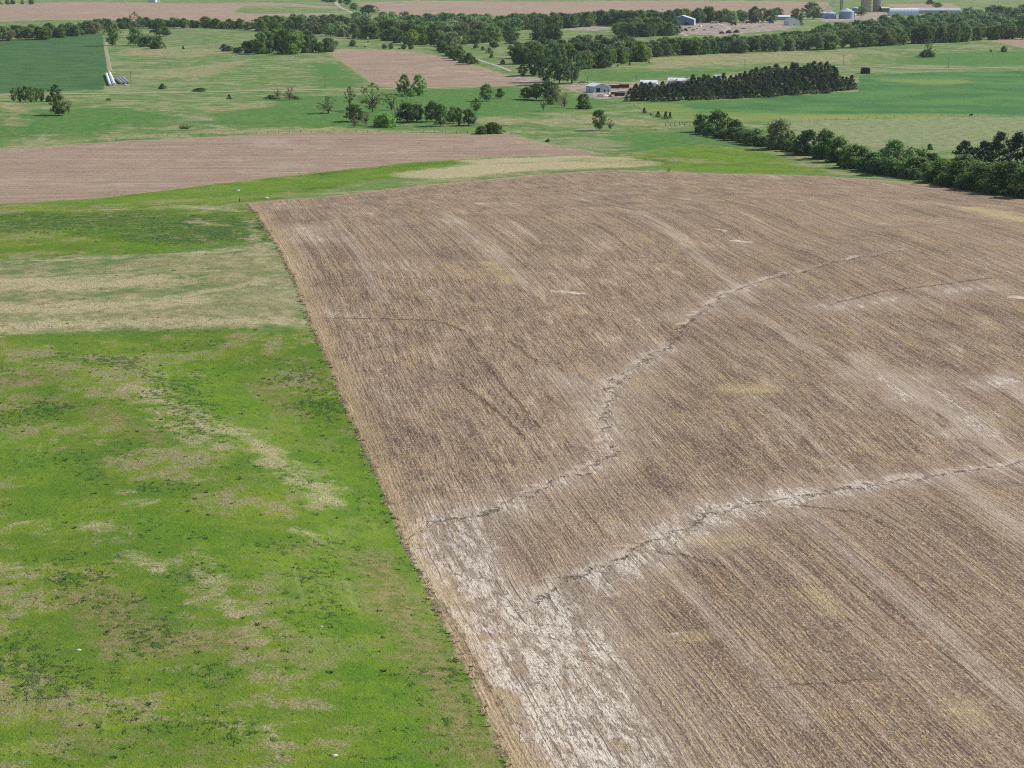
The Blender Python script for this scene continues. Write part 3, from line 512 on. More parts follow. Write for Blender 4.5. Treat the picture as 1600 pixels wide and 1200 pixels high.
SINGLES = [
 # pasture clump in the middle distance
 ('sparse','grey',513,177,151,36,'gnarled low tree with twisted bare limbs, alone left of the pasture clump'),
 ('sparse','grey',547,173,136,19,'tall thin half-bare tree at the left end of the pasture clump'),
 ('sparse','light',582,175,131,42,'large open-crowned cottonwood with pale limbs, tallest on the left of the pasture clump'),
 ('sparse','light',612,172,147,30,'spreading pale green thin tree right of the large open cottonwood'),
 ('sparse','light',634,170,150,24,'smaller pale green thin tree just below the twin cottonwoods'),
 ('tall','mid',632,147,117,24,'left one of two dense upright cottonwoods below the brown field corner'),
 ('tall','bright',655,149,117,23,'right, brighter one of two dense upright cottonwoods below the brown field corner'),
 ('shrub','bright',640,151,137,15,'bright small bush in front of the twin cottonwoods'),
 ('round','dark',553,190,164,28,'dark rounded tree behind two reddish small trees'),
 ('bare','red',554,199,179,15,'small reddish budding tree, left of two beside the dark rounded tree'),
 ('bare','red',572,196,175,20,'wider reddish budding tree, right of two beside the dark rounded tree'),
 ('shrub','bright',601,198,176,34,'bright green mounded bush on the pasture between red tree and dark tree'),
 ('bare','grey',620,190,170,20,'grey-green thin tree leaning on the left of the big dark tree'),
 ('round','dark',636,191,162,34,'big dark broad tree in the lower row of the pasture clump'),
 ('round','dark',651,190,163,24,'dark tree joined to the right side of the big dark broad tree'),
 ('round','mid',675,190,159,25,'tall rounded tree left of a pair of trees in the lower row'),
 ('round','dark',688,197,163,22,'dark tree standing slightly in front of the tall rounded tree'),
 ('round','mid',708,193,166,22,'medium tree with forked trunk in the lower row'),
 ('tall','mid',717,196,168,12,'narrow slim tree beside the fork-trunked tree'),
 ('round','mid',732,196,171,25,'rounded tree at the right end of the lower row'),
 ('tall','mid',744,175,154,15,'slender small tree standing alone above the right end of the lower row'),
 ('round','mid',760,158,132,23,'round-headed tree with clear trunk below the brown field edge'),
 ('round','mid',781,154,138,13,'small round tree right of the round-headed tree'),
 ('shrub','dark',752,209,196,22,'low dark bush at the fence, left of two'),
 ('shrub','mid',771,208,190,32,'wide dome-shaped bush at the fence, right of two'),
 # left side
 ('tall','mid',22,158,137,12,'slim tree at the left end of a small grove by the road'),
 ('tall','mid',31,159,136,12,'second slim tree from the left in the small grove by the road'),
 ('tall','dark',40,159,135,13,'middle slim tree of the small grove by the road, with thin trunk'),
 ('tall','mid',49,160,135,13,'third slim tree from the right in the small grove by the road'),
 ('tall','mid',57,159,137,12,'second slim tree from the right in the small grove by the road'),
 ('tall','mid',65,158,138,11,'slim tree at the right end of the small grove by the road'),
 ('tall','mid',86,158,132,18,'upright tree between the small grove and two leaning trees'),
 ('shrub','dark',76,159,149,10,'low dark bush at the right foot of the small grove'),
 ('round','mid',92,180,149,27,'vase-shaped tree casting a shadow to the left on the pasture'),
 ('sparse','grey',108,177,157,14,'thin many-stemmed small tree right of the vase-shaped tree'),
 ('shrub','mid',170,157,153,10,'very low green bush on pasture below the bale rows'),
 ('shrub','dark',254,139,130,12,'dark round bush beside the road right of the bale rows'),
 ('shrub','mid',312,143,137,26,'low flat thicket on the roadside bank'),
 ('cedar','cedar',358,155,147,9,'small round cedar on the pasture just below the road'),
 ('bare','red',433,154,136,16,'greyish bare tree, left of two in a low thicket'),
 ('bare','red',453,157,137,21,'greyish bare tree, right of two in a low thicket'),
 ('shrub','mid',425,155,148,22,'low green thicket under the left bare tree'),
 ('shrub','mid',460,155,149,20,'low green thicket under the right bare tree'),
 ('tall','light',176,71,35,29,'pale green drooping tree at the corner of the dark green field'),
 ('sparse','grey',211,58,20,22,'tall ragged cottonwood behind a bushy mound'),
 ('round','mid',211,71,44,25,'leafy tree at the left end of the bushy mound'),
 ('shrub','mid',229,73,55,30,'rounded bush in the middle of the bushy mound'),
 ('shrub','dark',247,76,56,22,'dark bush at the right end of the bushy mound'),
 ('round','dark',249,57,30,27,'dark tree behind the bushy mound, left of two'),
 ('round','dark',260,56,43,13,'short dark tree behind the bushy mound, right of two'),
 ('cedar','conifer',286,77,71,5,'tiny dark cedar alone on the straw coloured pasture'),
 # around the farm lane
 ('round','dark',822,155,137,20,'dark tree at the left of the clump by the farm lane'),
 ('round','dark',838,156,130,25,'dark full tree in the middle of the clump by the farm lane'),
 ('round','dark',859,157,127,31,'largest dark tree of the clump by the farm lane'),
 ('bare','red',869,163,138,20,'brownish budding tree, upper of two by the clump'),
 ('bare','red',882,168,144,23,'brownish budding tree, lower of two by the clump'),
 ('sparse','light',849,174,152,11,'thin pale young tree standing below the clump by the lane'),
 ('shrub','bright',859,163,149,13,'yellow-green small bush between clump and pale young tree'),
 ('shrub','mid',912,170,145,23,'dense round green tree below the yard driveway'),
 ('round','dark',936,204,172,21,'lone dark tree with broad crown on the straw pasture'),
 ('sparse','light',953,203,185,12,'thin pale sapling just right of the lone dark tree'),
 ('cedar','conifer',1007,177,168,8,'small dark cedar, first along the green field fence'),
 ('cedar','conifer',1017,180,176,4,'tiny cedar, second along the green field fence'),
 ('cedar','conifer',1028,183,174,10,'squat dark cedar, third along the green field fence'),
 ('cedar','conifer',1040,186,174,9,'pointed dark cedar, fourth along the green field fence'),
 ('cedar','conifer',1047,185,175,7,'narrow dark cedar at the end of the green field fence row'),
 ('cedar','conifer',965,104,101,5,'dot-like cedar, left of three in the pasture above the yard'),
 ('cedar','conifer',984,102,97,5,'dark little cedar, middle of three in the pasture above the yard'),
 ('cedar','conifer',1014,99,95,4,'dot-like cedar, right of three in the pasture above the yard'),
 ('shrub','bright',974,100,88,9,'fresh green bush at the foot of the creek wood above the yard'),
 ('sparse','dark',1451,87,64,15,'upright ragged tree growing out of a dark bush on the far pasture'),
 ('shrub','dark',1449,89,77,26,'dark dense bush at the foot of the ragged tree'),
 ('shrub','light',1569,81,71,11,'pale bush on the far right pasture'),
 ('cedar','dark',1548,81,77,5,'tiny dark bush on the far right pasture'),
 ('bare','grey',1045,269,261,8,'small grey bush at the back edge of the stubble field'),
 ('shrub','dark',856,222,216,7,'small dark bush on the point of the far stubble strip'),
 ('shrub','dark',1453,234,224,9,'small bush on the pale pasture behind the hedgerow'),
 # hedgerow on the right
 ('bushy','dark',1097,206,178,26,'dark tree at the far left end of the hedgerow'),
 ('bushy','mid',1121,209,173,34,'tallest tree near the left end of the hedgerow'),
 ('bushy','mid',1148,214,187,28,'bright-topped tree third from the left in the hedgerow'),
 ('bushy','mid',1156,219,199,22,'light bush below the third hedgerow tree'),
 ('bushy','dark',1167,220,202,16,'dark short bush in the hedgerow right of the light bush'),
 ('bushy','light',1183,226,200,26,'pale green bush left of the leaning hedgerow tree'),
 ('bushy','grey',1216,233,187,38,'large leaning grey-green tree in the hedgerow'),
 ('bushy','mid',1235,231,205,20,'upright bush right of the leaning hedgerow tree'),
 ('bushy','dark',1262,242,204,38,'dark reddish-green tree right of the gap in the hedgerow'),
 ('bushy','dark',1290,248,203,36,'dark tree with thin top in the middle of the hedgerow'),
 ('bushy','dark',1312,253,214,38,'dark mounded bush right of the thin-topped tree'),
 ('bushy','dark',1340,262,226,40,'dark wide bush left of the pale rounded hedgerow tree'),
 ('bushy','dark',1365,268,238,40,'low dark bush in front of the pale rounded hedgerow tree'),
 ('bushy','light',1398,272,219,54,'pale rounded full tree rising from the hedgerow'),
 ('bushy','mid',1436,277,246,56,'broad green bush right of the pale rounded tree'),
 ('bushy','mid',1474,285,250,56,'broad green bush in the right part of the hedgerow'),
 ('bushy','dark',1500,291,252,54,'dark broad bush below the dark evergreens'),
 ('bushy','mid',1536,297,254,58,'big bushy mass near the right end of the hedgerow'),
 ('bushy','dark',1572,303,254,60,'dark bushy mass near the right border'),
 ('bushy','mid',1608,309,258,60,'bushy mass cut by the right border'),
 ('bushy','dark',1400,275,254,30,'low dark bush at the foot of the pale rounded tree'),
 ('bushy','mid',1512,296,276,34,'low bright bush along the stubble edge, left of two'),
 ('bushy','mid',1556,304,281,40,'low bright bush along the stubble edge, right of two'),
 ('conifer','conifer',1506,264,221,44,'pointed dark evergreen, left of the evergreen group'),
 ('conifer','conifer',1537,266,222,48,'dark evergreen second from the left of the evergreen group'),
 ('conifer','conifer',1562,266,207,50,'tall dark evergreen in the middle of the evergreen group'),
 ('conifer','conifer',1590,268,209,54,'wide dark evergreen right of the tall one'),
 ('conifer','conifer',1620,270,212,56,'dark evergreen cut by the right border'),
 # beside barns and bins far away
 ('round','mid',1270,30,4,30,'tall tree left of the blue grain bins'),
 ('round','mid',1246,38,14,24,'rounded tree beside the white farmhouse'),
 ('round','mid',1214,28,12,18,'tree behind the long white shed near the farmhouse'),
 ('round','dark',1392,23,12,12,'dark little tree touching the left end of the white arched shed'),
 ('round','mid',1465,12,4,15,'small round tree in the field behind the long grey shed'),
 ('shrub','mid',1453,7,-1,13,'smaller bush left of the small round tree behind the long shed'),
 ('round','mid',1346,24,10,16,'leafy tree between blue bin and concrete silo'),
 ('round','dark',576,22,8,28,'dark broad tree where the far gravel road bends'),
 ('round','mid',553,16,5,14,'tree left of the dark broad tree by the far gravel road'),
 ('round','mid',543,8,-4,12,'small tree at the top beside the far gravel road'),
]
for s_ in SINGLES: tree(*s_)
# big cottonwood group by the yard with one pale dead trunk
for (x, yb, yt, wp, lc, lb) in [(853,128,76,34,'dark','dark tall cottonwood left in the big clump by the yard'), (874,132,72,36,'dark','largest dark cottonwood in the big clump by the yard'), (893,130,78,34,'dark','dark cottonwood right in the big clump by the yard, behind a pale trunk'), (835,118,80,34,'dark','rounded dark tree behind the left of the big clump by the yard'), (816,118,100,18,'mid','smaller tree at the left foot of the big clump by the yard')]:
    tree('tall', lc, x, yb, yt, wp, lb)
p = at1(894, 131); b_ = MB(); hh = top_h(p, 88)
b_.tube([(0, 0, -.3), (.2, 0, hh * .5), (.1, .2, hh)], [.85, .55, .18], 8); b_.tube([(.15, 0, hh * .55), (1.6, .2, hh * .72), (2.4, .3, hh * .86)], [.3, .2, .08], 6); b_.tube([(.15, 0, hh * .7), (-1.2, .1, hh * .85)], [.22, .07], 6)
o = b_.build('dead_tree', PALE_BARK, None, True); o.location = p; tag(o, 'pale bare dead trunk in front of the big cottonwood clump by the yard', 'dead tree')
p = at1(289, 201); b_ = MB(); rr = random.Random(9); s = mpp(p)
for k in range(70):
    a = rr.uniform(0, 6.28); L = rr.uniform(1.5, 5.2); e = rr.uniform(.05, 1.1); ox, oy = rr.uniform(-2.5, 2.5), rr.uniform(-1.5, 1.5)
    dx, dy, dz = math.cos(a) * math.cos(e) * L, math.sin(a) * math.cos(e) * L, math.sin(e) * L
    b_.tube([(ox, oy, .1), (ox + dx * .5, oy + dy * .5, .2 + dz * .55), (ox + dx, oy + dy, dz)], [.10, .07, .03], 4)
o = b_.build('fallen_tree', BARK); o.location = p; tag(o, 'grey fallen dead tree with bare tangled branches lying on the pasture', 'dead tree')

# ------------------------------------------------------------------ woods
def in_poly(x, y, poly):
    c = False; n = len(poly)
    for i in range(n):
        x1, y1 = poly[i]; x2, y2 = poly[(i + 1) % n]
        if (y1 > y) != (y2 > y) and x < (x2 - x1) * (y - y1) / (y2 - y1) + x1: c = not c
    return c
def scatter(poly_px, n, mind):
    W = [tuple(q) for q in wpoly(poly_px)]; xs_ = [q[0] for q in W]; ys_ = [q[1] for q in W]; out = []; tries = 0; md = mind
    while len(out) < n and tries < 60000:
        tries += 1
        if tries % 4000 == 0: md *= .9
        x, y = rnd.uniform(min(xs_), max(xs_)), rnd.uniform(min(ys_), max(ys_))
        if in_poly(x, y, W) and all((x - a) ** 2 + (y - b) ** 2 > md * md for a, b in out): out.append((x, y))
    return out
def wood(poly_px, n, mind, h0, h1, wf, kinds, cols, label, group):
    for x, y in scatter(poly_px, n, mind):
        h = rnd.uniform(h0, h1); plant(rnd.choice(kinds), rnd.choice(cols), (x, y, gz(x, y)), h, h * rnd.uniform(*wf), label, group, parts=False)
def row(line, step, hpx, wf, kinds, cols, label, group, jy=1.2):           # one tree after another along a line
    L = np.array(line, float); d = np.concatenate([[0], np.cumsum(np.abs(np.diff(L[:, 0])))])
    for t in np.arange(step * .5, d[-1], step):
        t += rnd.uniform(-.3, .3) * step; x, y = np.interp(t, d, L[:, 0]), np.interp(t, d, L[:, 1]) + rnd.uniform(-jy, jy)
        p = at1(x, y); h = rnd.uniform(*hpx) * mpp(p); plant(rnd.choice(kinds), rnd.choice(cols), p, h, h * rnd.uniform(*wf), label, group, parts=False)
def wood_mass(name, poly_px, n, hpx, wf, kinds, cols, label):
    by = {}; k_ = 0; X = [q[0] for q in poly_px]; Y = [q[1] for q in poly_px]; pts = []
    while len(pts) < n and k_ < 90000:
        k_ += 1; x, y = rnd.uniform(min(X), max(X)), rnd.uniform(min(Y), max(Y))
        if in_poly(x, y, poly_px) and all(abs(x - a) / 9 + abs(y - b) / 3.5 > .95 * (1 - k_ / 60000) for a, b in pts): pts.append((x, y))
    for q, (x, y) in zip(at([a for a, b in pts], [b for a, b in pts]), pts):
        k = rnd.choice(kinds); V = rnd.choice(PRO[k])[3].reshape(-1, 4, 3); sel = np.random.default_rng(int(x * 7)).choice(len(V), 1500, False); V = V[sel]; cen = V.mean(1, keepdims=True); V = (cen + (V - cen) * 1.5).reshape(-1, 3)
        h = rnd.uniform(*hpx) * mpp(q); wd = h * rnd.uniform(*wf); a = rnd.uniform(0, 6.28)
        M_ = np.array([[math.cos(a) * wd, -math.sin(a) * wd, 0], [math.sin(a) * wd, math.cos(a) * wd, 0], [0, 0, h]])
        by.setdefault(rnd.choice(cols), []).append(V @ M_.T + q)
    Vs = []; mi = []
    for i, c in enumerate(by): v = np.concatenate(by[c]); Vs.append(v); mi += [i] * (len(v) // 4)
    V = np.concatenate(Vs); me = mesh_np(name, V, np.arange(len(V)).reshape(-1, 4), [LEAF[c] for c in by], False, mi)
    tag(link(name, me), label, 'woodland', None, 'stuff')
RS = ['bushy', 'bushy', 'bushy', 'round', 'tall', 'shrub']; BB = ['bushy', 'bushy', 'round']; WF = (.95, 1.4); DM = ['dark', 'dark', 'mid']; MM = ['mid', 'mid', 'dark', 'light', 'grey', 'dark']
row([(-12,64),(60,62),(110,57),(158,50)], 11, (15,22), WF, RS, DM + ['grey'], 'dark tree in the wood behind the dark green field, far left', 'trees of the wood behind the dark green field')
row([(-12,58),(60,56),(110,52),(160,46)], 13, (13,19), WF, BB, DM, 'dark tree in the wood behind the dark green field, far left', 'trees of the wood behind the dark green field')
row([(163,45),(240,43),(330,43),(402,48)], 10, (11,17), (1.0, 1.5), RS, DM, 'tree in the narrow row behind the straw pasture, left', 'trees of the row behind the straw pasture')
row([(348,81),(378,82)], 8, (8,13), (1.0, 1.5), ['bushy'], ['dark'], 'low dark tree at the left tail of the isolated grove', 'low trees at the left tail of the grove')
GR = ('dark tree in the isolated grove above the green slope', 'trees of the isolated dark grove')
row([(380,82),(404,83)], 9, (14,22), (.9, 1.2), BB, DM, *GR)
row([(402,83),(440,84),(488,83)], 12, (26,37), (.7, .95), RS, DM, *GR)
row([(410,77),(440,77),(485,75)], 13, (24,33), (.7, 1.0), BB, DM, *GR)
row([(488,82),(514,80)], 9, (15,26), (.8, 1.2), BB, DM + ['mid'], *GR)
CL = ('tree in the front of the long creek wood, centre left', 'trees of the long creek wood, centre left')
row([(402,50),(440,48),(490,53),(540,58),(600,63),(645,69),(700,73),(760,67),(806,62)], 12, (17,25), (.9, 1.25), RS, MM, *CL)
row([(410,43),(500,45),(600,52),(700,58),(806,52)], 13, (16,24), (.9, 1.25), BB, MM, *CL)
wood_mass('creek_woodland', [(400,46),(440,43),(500,42),(600,50),(700,56),(806,50),(806,40),(760,38),(640,36),(560,36),(500,38),(400,42)], 75, (15,21), WF, BB, MM, 'rear mass of the long creek wood, centre left, below the far brown field')
wood([(690,85),(720,97),(750,103),(800,110),(806,66),(760,70),(700,75)], 18, 9, 4, 9, WF, ['round', 'shrub'], MM, 'small scattered tree on the green slope right of the brown field', 'small trees right of the brown field')
row([(686,78),(700,86),(720,97),(738,101)], 7, (13,20), (1, 1.4), ['bushy', 'shrub'], DM, 'tree of the short row along the brown field edge', 'trees along the brown field edge')
row([(800,46),(870,44),(930,40),(960,41),(1064,38)], 11, (17,25), (.9, 1.3), BB, DM + ['mid'], 'tree in the row behind the pale meadow, centre', 'trees behind the pale meadow')
wood_mass('creek_woodland', [(800,42),(1064,35),(1064,30),(960,31),(800,36)], 40, (14,18), WF, BB, DM, 'rear mass of the wood behind the pale meadow, centre')
row([(832,62),(873,63)], 9, (20,27), (.8, 1.1), BB, ['dark'], 'dark tree of the small clump on the pale meadow', 'trees of the small meadow clump')
row([(960,54),(985,57),(1030,56),(1056,54)], 9, (19,25), (.9, 1.2), ['bushy'], ['mid', 'dark'], 'tree of the dense clump left of the blue barn', 'trees of the clump left of the blue barn')
row([(968,50),(1030,49)], 11, (20,24), (.9, 1.2), ['bushy'], ['mid', 'dark'], 'tree of the dense clump left of the blue barn', 'trees of the clump left of the blue barn')
CY = ('tree in the creek wood behind the yard, centre', 'trees of the creek wood behind the yard')
row([(905,109),(948,104),(960,97),(1010,95)], 9, (20,30), (.8, 1.2), RS, MM + ['bright', 'grey', 'grey'], *CY)
row([(806,100),(860,97),(905,96),(1005,88)], 11, (22,32), (.8, 1.2), BB, MM, *CY)
wood_mass('creek_woodland', [(806,98),(900,92),(1010,86),(1010,78),(900,78),(806,86)], 34, (18,26), (.9, 1.2), BB, MM, 'rear mass of the creek wood behind the yard')
row([(1008,89),(1060,86),(1130,83),(1200,80),(1302,76)], 10, (17,27), (.85, 1.25), RS, MM, 'tree in the creek wood along the pasture, right of centre', 'trees of the creek wood along the pasture')
wood_mass('creek_woodland', [(1008,84),(1130,78),(1300,71),(1300,58),(1240,66),(1200,72),(1100,75),(1040,78),(1008,80)], 60, (16,22), WF, BB, MM, 'rear mass of the creek wood below the dirt lot')
row([(1068,35),(1204,35)], 10, (17,26), (.8, 1.2), ['bushy', 'round', 'tall'], ['mid', 'dark', 'light'], 'tree in the row behind the blue barn and dirt lot', 'trees behind the dirt lot')
row([(1300,76),(1400,70),(1500,64),(1600,60),(1664,58)], 12, (20,31), (.8, 1.2), RS, MM, 'tree in the front rank of the big wood, upper right', 'trees of the front rank of the big wood')
wood_mass('woodland', [(1285,70),(1400,64),(1500,58),(1690,52),(1690,26),(1560,28),(1490,38),(1400,46),(1330,52),(1270,58)], 170, (17,24), (.9, 1.3), BB, MM + ['mid'], 'rear mass of the big wood, upper right, below the farm sheds')
row([(1372,40),(1500,36)], 11, (13,18), (.9, 1.3), BB, MM, 'tree in front of the white arched shed and long grey shed', 'trees in front of the arched shed')
row([(-10,8),(52,7)], 13, (5,9), (1, 1.4), ['bushy'], ['grey'], 'faint tree at the top left corner', 'faint trees, top left')
row([(500,3),(532,4)], 9, (8,12), (1, 1.4), ['bushy'], ['dark'], 'tree left of the far gravel road at the top', 'trees left of the far gravel road')
PG = (['conifer', 'conifer', 'conifer', 'cedar'], ['conifer', 'conifer', 'cedar'], 'dark pine in the dense planted grove beside the green field', 'pines of the planted grove')
row([(976,158),(1060,157),(1200,151),(1300,144),(1337,138)], 7, (10,15), (1.0, 1.4), *PG)
row([(982,152),(1060,150),(1200,145),(1300,137),(1335,132)], 7.5, (13,18), (1.0, 1.3), *PG)
row([(990,146),(1060,144),(1200,139),(1312,129)], 8, (14,20), (.9, 1.2), *PG)
row([(1080,139),(1200,132),(1312,122)], 8, (17,23), (.9, 1.15), *PG)
row([(1170,128),(1240,121),(1300,117)], 9, (18,24), (.9, 1.15), *PG)
row([(1045,140),(1082,136)], 9, (14,20), (.8, 1.0), ['bare'], ['red'], 'greyish bare tree among the pines, left part of the grove', 'bare trees in the pine grove')
row([(1090,208),(1160,223),(1250,239),(1300,254),(1360,270),(1420,279),(1500,294),(1600,309),(1640,314)], 12, (13,22), (1.1, 1.6), ['bushy', 'shrub'], ['dark', 'mid', 'mid'], 'low bush filling the foot of the hedgerow along the right', 'low bushes at the foot of the hedgerow', .6)
row([(1380,262),(1450,270),(1520,280),(1640,295)], 17, (26,38), (1.0, 1.4), ['bushy'], ['dark', 'mid'], 'bushy tree in the thick right half of the hedgerow', 'bushy trees of the thick hedgerow half', 1)

# ------------------------------------------------------------------ roads (sheets draped on the ground)
GRAVEL = plain('gravel', (.40, .355, .305), .95, .4, .6, .05); TRACK = plain('worn_track', (.30, .29, .17), .95, .4, .4, .05)
def road(name, pts_px, wd, m, lift=.12):
    W = wpoly(pts_px); dens = []
    for a, b in zip(W[:-1], W[1:]):
        k = max(2, int(np.linalg.norm(b - a) / 6)); dens += [a + (b - a) * t for t in np.arange(k) / k]
    dens.append(W[-1]); D = np.array(dens)
    for _ in range(6): D[1:-1] = (D[:-2] + 2 * D[1:-1] + D[2:]) / 4
    T = np.gradient(D, axis=0); T /= np.linalg.norm(T, axis=1)[:, None] + 1e-9; Nn = np.stack([-T[:, 1], T[:, 0]], -1)
    offs = np.linspace(-.5, .5, 5) * wd; V = []
    for o_ in offs: q = D + Nn * o_; V.append(np.stack([q[:, 0], q[:, 1], height(q[:, 0], q[:, 1]) + lift + (.12 if abs(o_) < wd * .3 else 0)], -1))
    n = len(D); V = np.concatenate(V); f = [(j * n + i, j * n + i + 1, (j + 1) * n + i + 1, (j + 1) * n + i) for j in range(4) for i in range(n - 1)]
    o = link(name, mesh_np(name, V, f, [m], True)); o['kind'] = 'structure'
road('county_road', [(-150,149),(0,148),(100,147),(200,146),(300,144),(400,142),(500,140),(600,139),(700,136),(800,134),(870,132),(930,130.5),(1000,129),(1100,124),(1200,114),(1290,105),(1330,103),(1380,105),(1430,108),(1500,107),(1600,105),(1750,103)], 11, TRACK)
road('gravel_road', [(800,112),(780,104),(760,98),(740,91),(728,88)], 4, GRAVEL)
road('far_gravel_road', [(558,24),(545,18),(532,12),(526,7),(524,2)], 7, GRAVEL, .3)
road('far_road', [(548,5.5),(600,5),(630,3.5),(655,1)], 7, GRAVEL, .3)
road('field_track', [(166,60),(165,75),(168,90),(172,112)], 4, TRACK)
road('barn_driveway', [(1075,57),(1060,50),(1040,48)], 5, GRAVEL)
road('lot_lane', [(1120,36),(1140,44),(1125,52)], 5, GRAVEL); road('farm_lane', [(1085,34),(1150,37.5),(1200,37),(1260,36)], 5, GRAVEL)
road('upper_lane', [(870,47),(900,44),(1000,36),(1045,35)], 5, GRAVEL)

# ------------------------------------------------------------------ buildings and machinery
def metal(name, c, rough=.45): return plain(name, c, rough, .12, .35, .4, 0.0, (1, 1, 1), .85)
WHITE = metal('white_metal', (.74, .77, .80)); BLUEM = metal('blue_metal', (.13, .19, .32)); PBLUE = metal('pale_blue_metal', (.48, .58, .68)); STEEL = metal('galvanised_steel', (.42, .50, .60), .4)
GREYM = metal('grey_metal', (.50, .52, .54)); CONC = plain('concrete', (.48, .44, .40), .9, .35, .15, .1); DARK = plain('dark_opening', (.03, .032, .036), .8); RUST = plain('rusty_steel', (.15, .055, .040), .8, .4, .8, .1)
RUST2 = plain('orange_rust', (.38, .21, .13), .9, .4, .8, .1); WRAP = plain('white_plastic_wrap', (.72, .73, .76), .4, .2, 1.5, .4); BLACK = plain('black_cover', (.018, .02, .022), .6); GLASS = plain('window_glass', (.05, .06, .075), .15); RUBBER = plain('rubber', (.025, .025, .025), .8)
POSTW = plain('weathered_wood', (.14, .115, .095), .95, .4, 3, .05); EARTH = plain('dark_earth', (.09, .07, .055), .95, .4, .5, .05)
def face_rz(p, extra=0): return math.atan2(-p[0], p[1]) * 0 + extra
def gable(name, px, py, L, Wd, hw, hr, rz, wallm, roofm, label, cat, endm=None, doors=(), windows=(), group=None, leanto=None):
    p = at1(px, py); root = empty(name, p, rz); tag(root, label, cat, group)       # ridge along local y
    m_ = MB(); m_.prism([(-Wd/2, -.5), (Wd/2, -.5), (Wd/2, hw), (0, hr), (-Wd/2, hw)], -L/2, L/2); m_.build('wall', wallm, root)
    r = MB(); e = .45; t = .18; sl_ = (hr - hw) / (Wd / 2); o_ = .35
    r.prism([(-Wd/2 - o_, hw - o_*sl_ + .03), (0, hr + .03), (Wd/2 + o_, hw - o_*sl_ + .03), (Wd/2 + o_, hw - o_*sl_ + t), (0, hr + t + .05), (-Wd/2 - o_, hw - o_*sl_ + t)], -L/2 - e, L/2 + e)
    for k in range(1, int(L // 3)): r.box(-.06, .06, -L/2 + k*3 - .2, -L/2 + k*3 + .2, hr + t + .02, hr + t + .16)
    r.build('roof', roofm, root)
    if endm: g = MB(); g.prism([(-Wd/2 + .02, 0), (Wd/2 - .02, 0), (Wd/2 - .02, hw - .03), (0, hr - .06), (-Wd/2 + .02, hw - .03)], -L/2 - .06, -L/2 - .003); g.build('gable_end', endm, root)
    yf = -L/2 - (.07 if endm else .003)
    for (x, dw, dh) in doors: d = MB(); d.box(x - dw/2, x + dw/2, yf - .08, yf, 0, dh); dd = d.build('door', DARK, root); q = MB(); q.box(x - dw/2 - .15, x + dw/2 + .15, yf - .12, yf - .082, dh, dh + .2); q.build('frame', WHITE, dd)
    for (sx, y, z, ww, wh) in windows:
        q = MB(); xx = Wd/2 * sx; q.box(min(xx, xx + sx*.06) + sx*.003, max(xx, xx + sx*.06) + sx*.003, y - ww/2, y + ww/2, z, z + wh); q.build('window', GLASS, root)
    if leanto:
        sx, lw = leanto; q = MB(); a, b = sorted((sx*(Wd/2 + .01), sx*(Wd/2 + lw))); q.prism([(sx*(Wd/2+.36), -.3), (sx*(Wd/2 + lw), -.3), (sx*(Wd/2 + lw), hw*.6), (sx*(Wd/2+.36), hw*.88)] if sx > 0 else [(sx*(Wd/2 + lw), -.3), (sx*(Wd/2+.36), -.3), (sx*(Wd/2+.36), hw*.88), (sx*(Wd/2 + lw), hw*.6)], -L/2, L/2); q.build('lean_to', roofm, root)
    return root
gable('workshop', 933, 143.5, 12, 13, 4.6, 6.6, R(28), PBLUE, WHITE, 'pale blue metal workshop with white roof at the yard', 'workshop', doors=[(-2.5, 3.4, 3.4), (3.2, 1.1, 2.1)], windows=[(-1, 0, 1.4, 1.2, 1), (1, 2, 1.4, 1.2, 1)])
gable('garden_shed', 948.5, 143.5, 5, 5, 4.3, 5.1, R(8), WHITE, WHITE, 'small white box-like shed touching the right of the blue workshop', 'shed', doors=[(0, 1.6, 2.2)])
gable('long_shed', 1014, 136.5, 13, 9, 4, 5.6, R(80), WHITE, WHITE, 'white-roofed shed behind the left end of the pine grove', 'shed', doors=[(0, 2.5, 2.6)])
gable('long_shed', 1060, 134.5, 16, 9, 4.6, 6.4, R(82), WHITE, WHITE, 'white-roofed shed behind the bare trees of the pine grove', 'shed', doors=[(0, 2.5, 2.6)])
gable('cabin', 1121, 131, 6, 5, 5.5, 7.2, R(70), WHITE, WHITE, 'tiny white hut half hidden among the pines', 'hut', doors=[(0, 1, 2)])
gable('barn', 1067, 39, 34, 34, 8, 13.5, R(-8), PBLUE, PBLUE, 'big blue metal barn with pale roof beside the dirt lot', 'barn', endm=BLUEM, doors=[(-6, 6, 5), (6, 6, 5)])
gable('livestock_shed', 1086, 34, 44, 14, 5, 7.5, R(80), WHITE, WHITE, 'long low white-roofed shed behind the blue barn', 'shed', doors=[(0, 4, 3.4)])
gable('farmhouse', 1237, 39.5, 14, 18, 6.5, 10.5, R(20), WHITE, plain('grey_shingle', (.30, .32, .34), .9), 'white two storey farmhouse beside a rounded tree', 'house', doors=[(0, 1.4, 2.4)], windows=[(s_, y, z, 1.3, 1.5) for s_ in (-1, 1) for y in (-4, 0, 4) for z in (1, 4)], leanto=(1, 6))
gable('machine_shed', 1221, 31, 40, 13, 5, 7, R(82), GREYM, WHITE, 'long white machine shed left of the grain bins', 'shed', doors=[(0, 5, 4)])
gable('poultry_shed', 1459, 20.5, 88, 16, 5, 9, R(86), GREYM, GREYM, 'very long grey metal shed behind the big wood', 'shed', doors=[(0, 5, 4)])
gable('white_house', 240, 3.5, 18, 16, 8, 13, R(70), WHITE, WHITE, 'white building at the top of the far left brown field', 'building', doors=[(3, 5, 5)])
gable('shop_building', 1384, 18, 16, 16, 6, 8, R(85), plain('brown_wall', (.22, .17, .15), .9), GREYM, 'low brown building between silo and white arched shed', 'building', doors=[(0, 4, 3.5)])
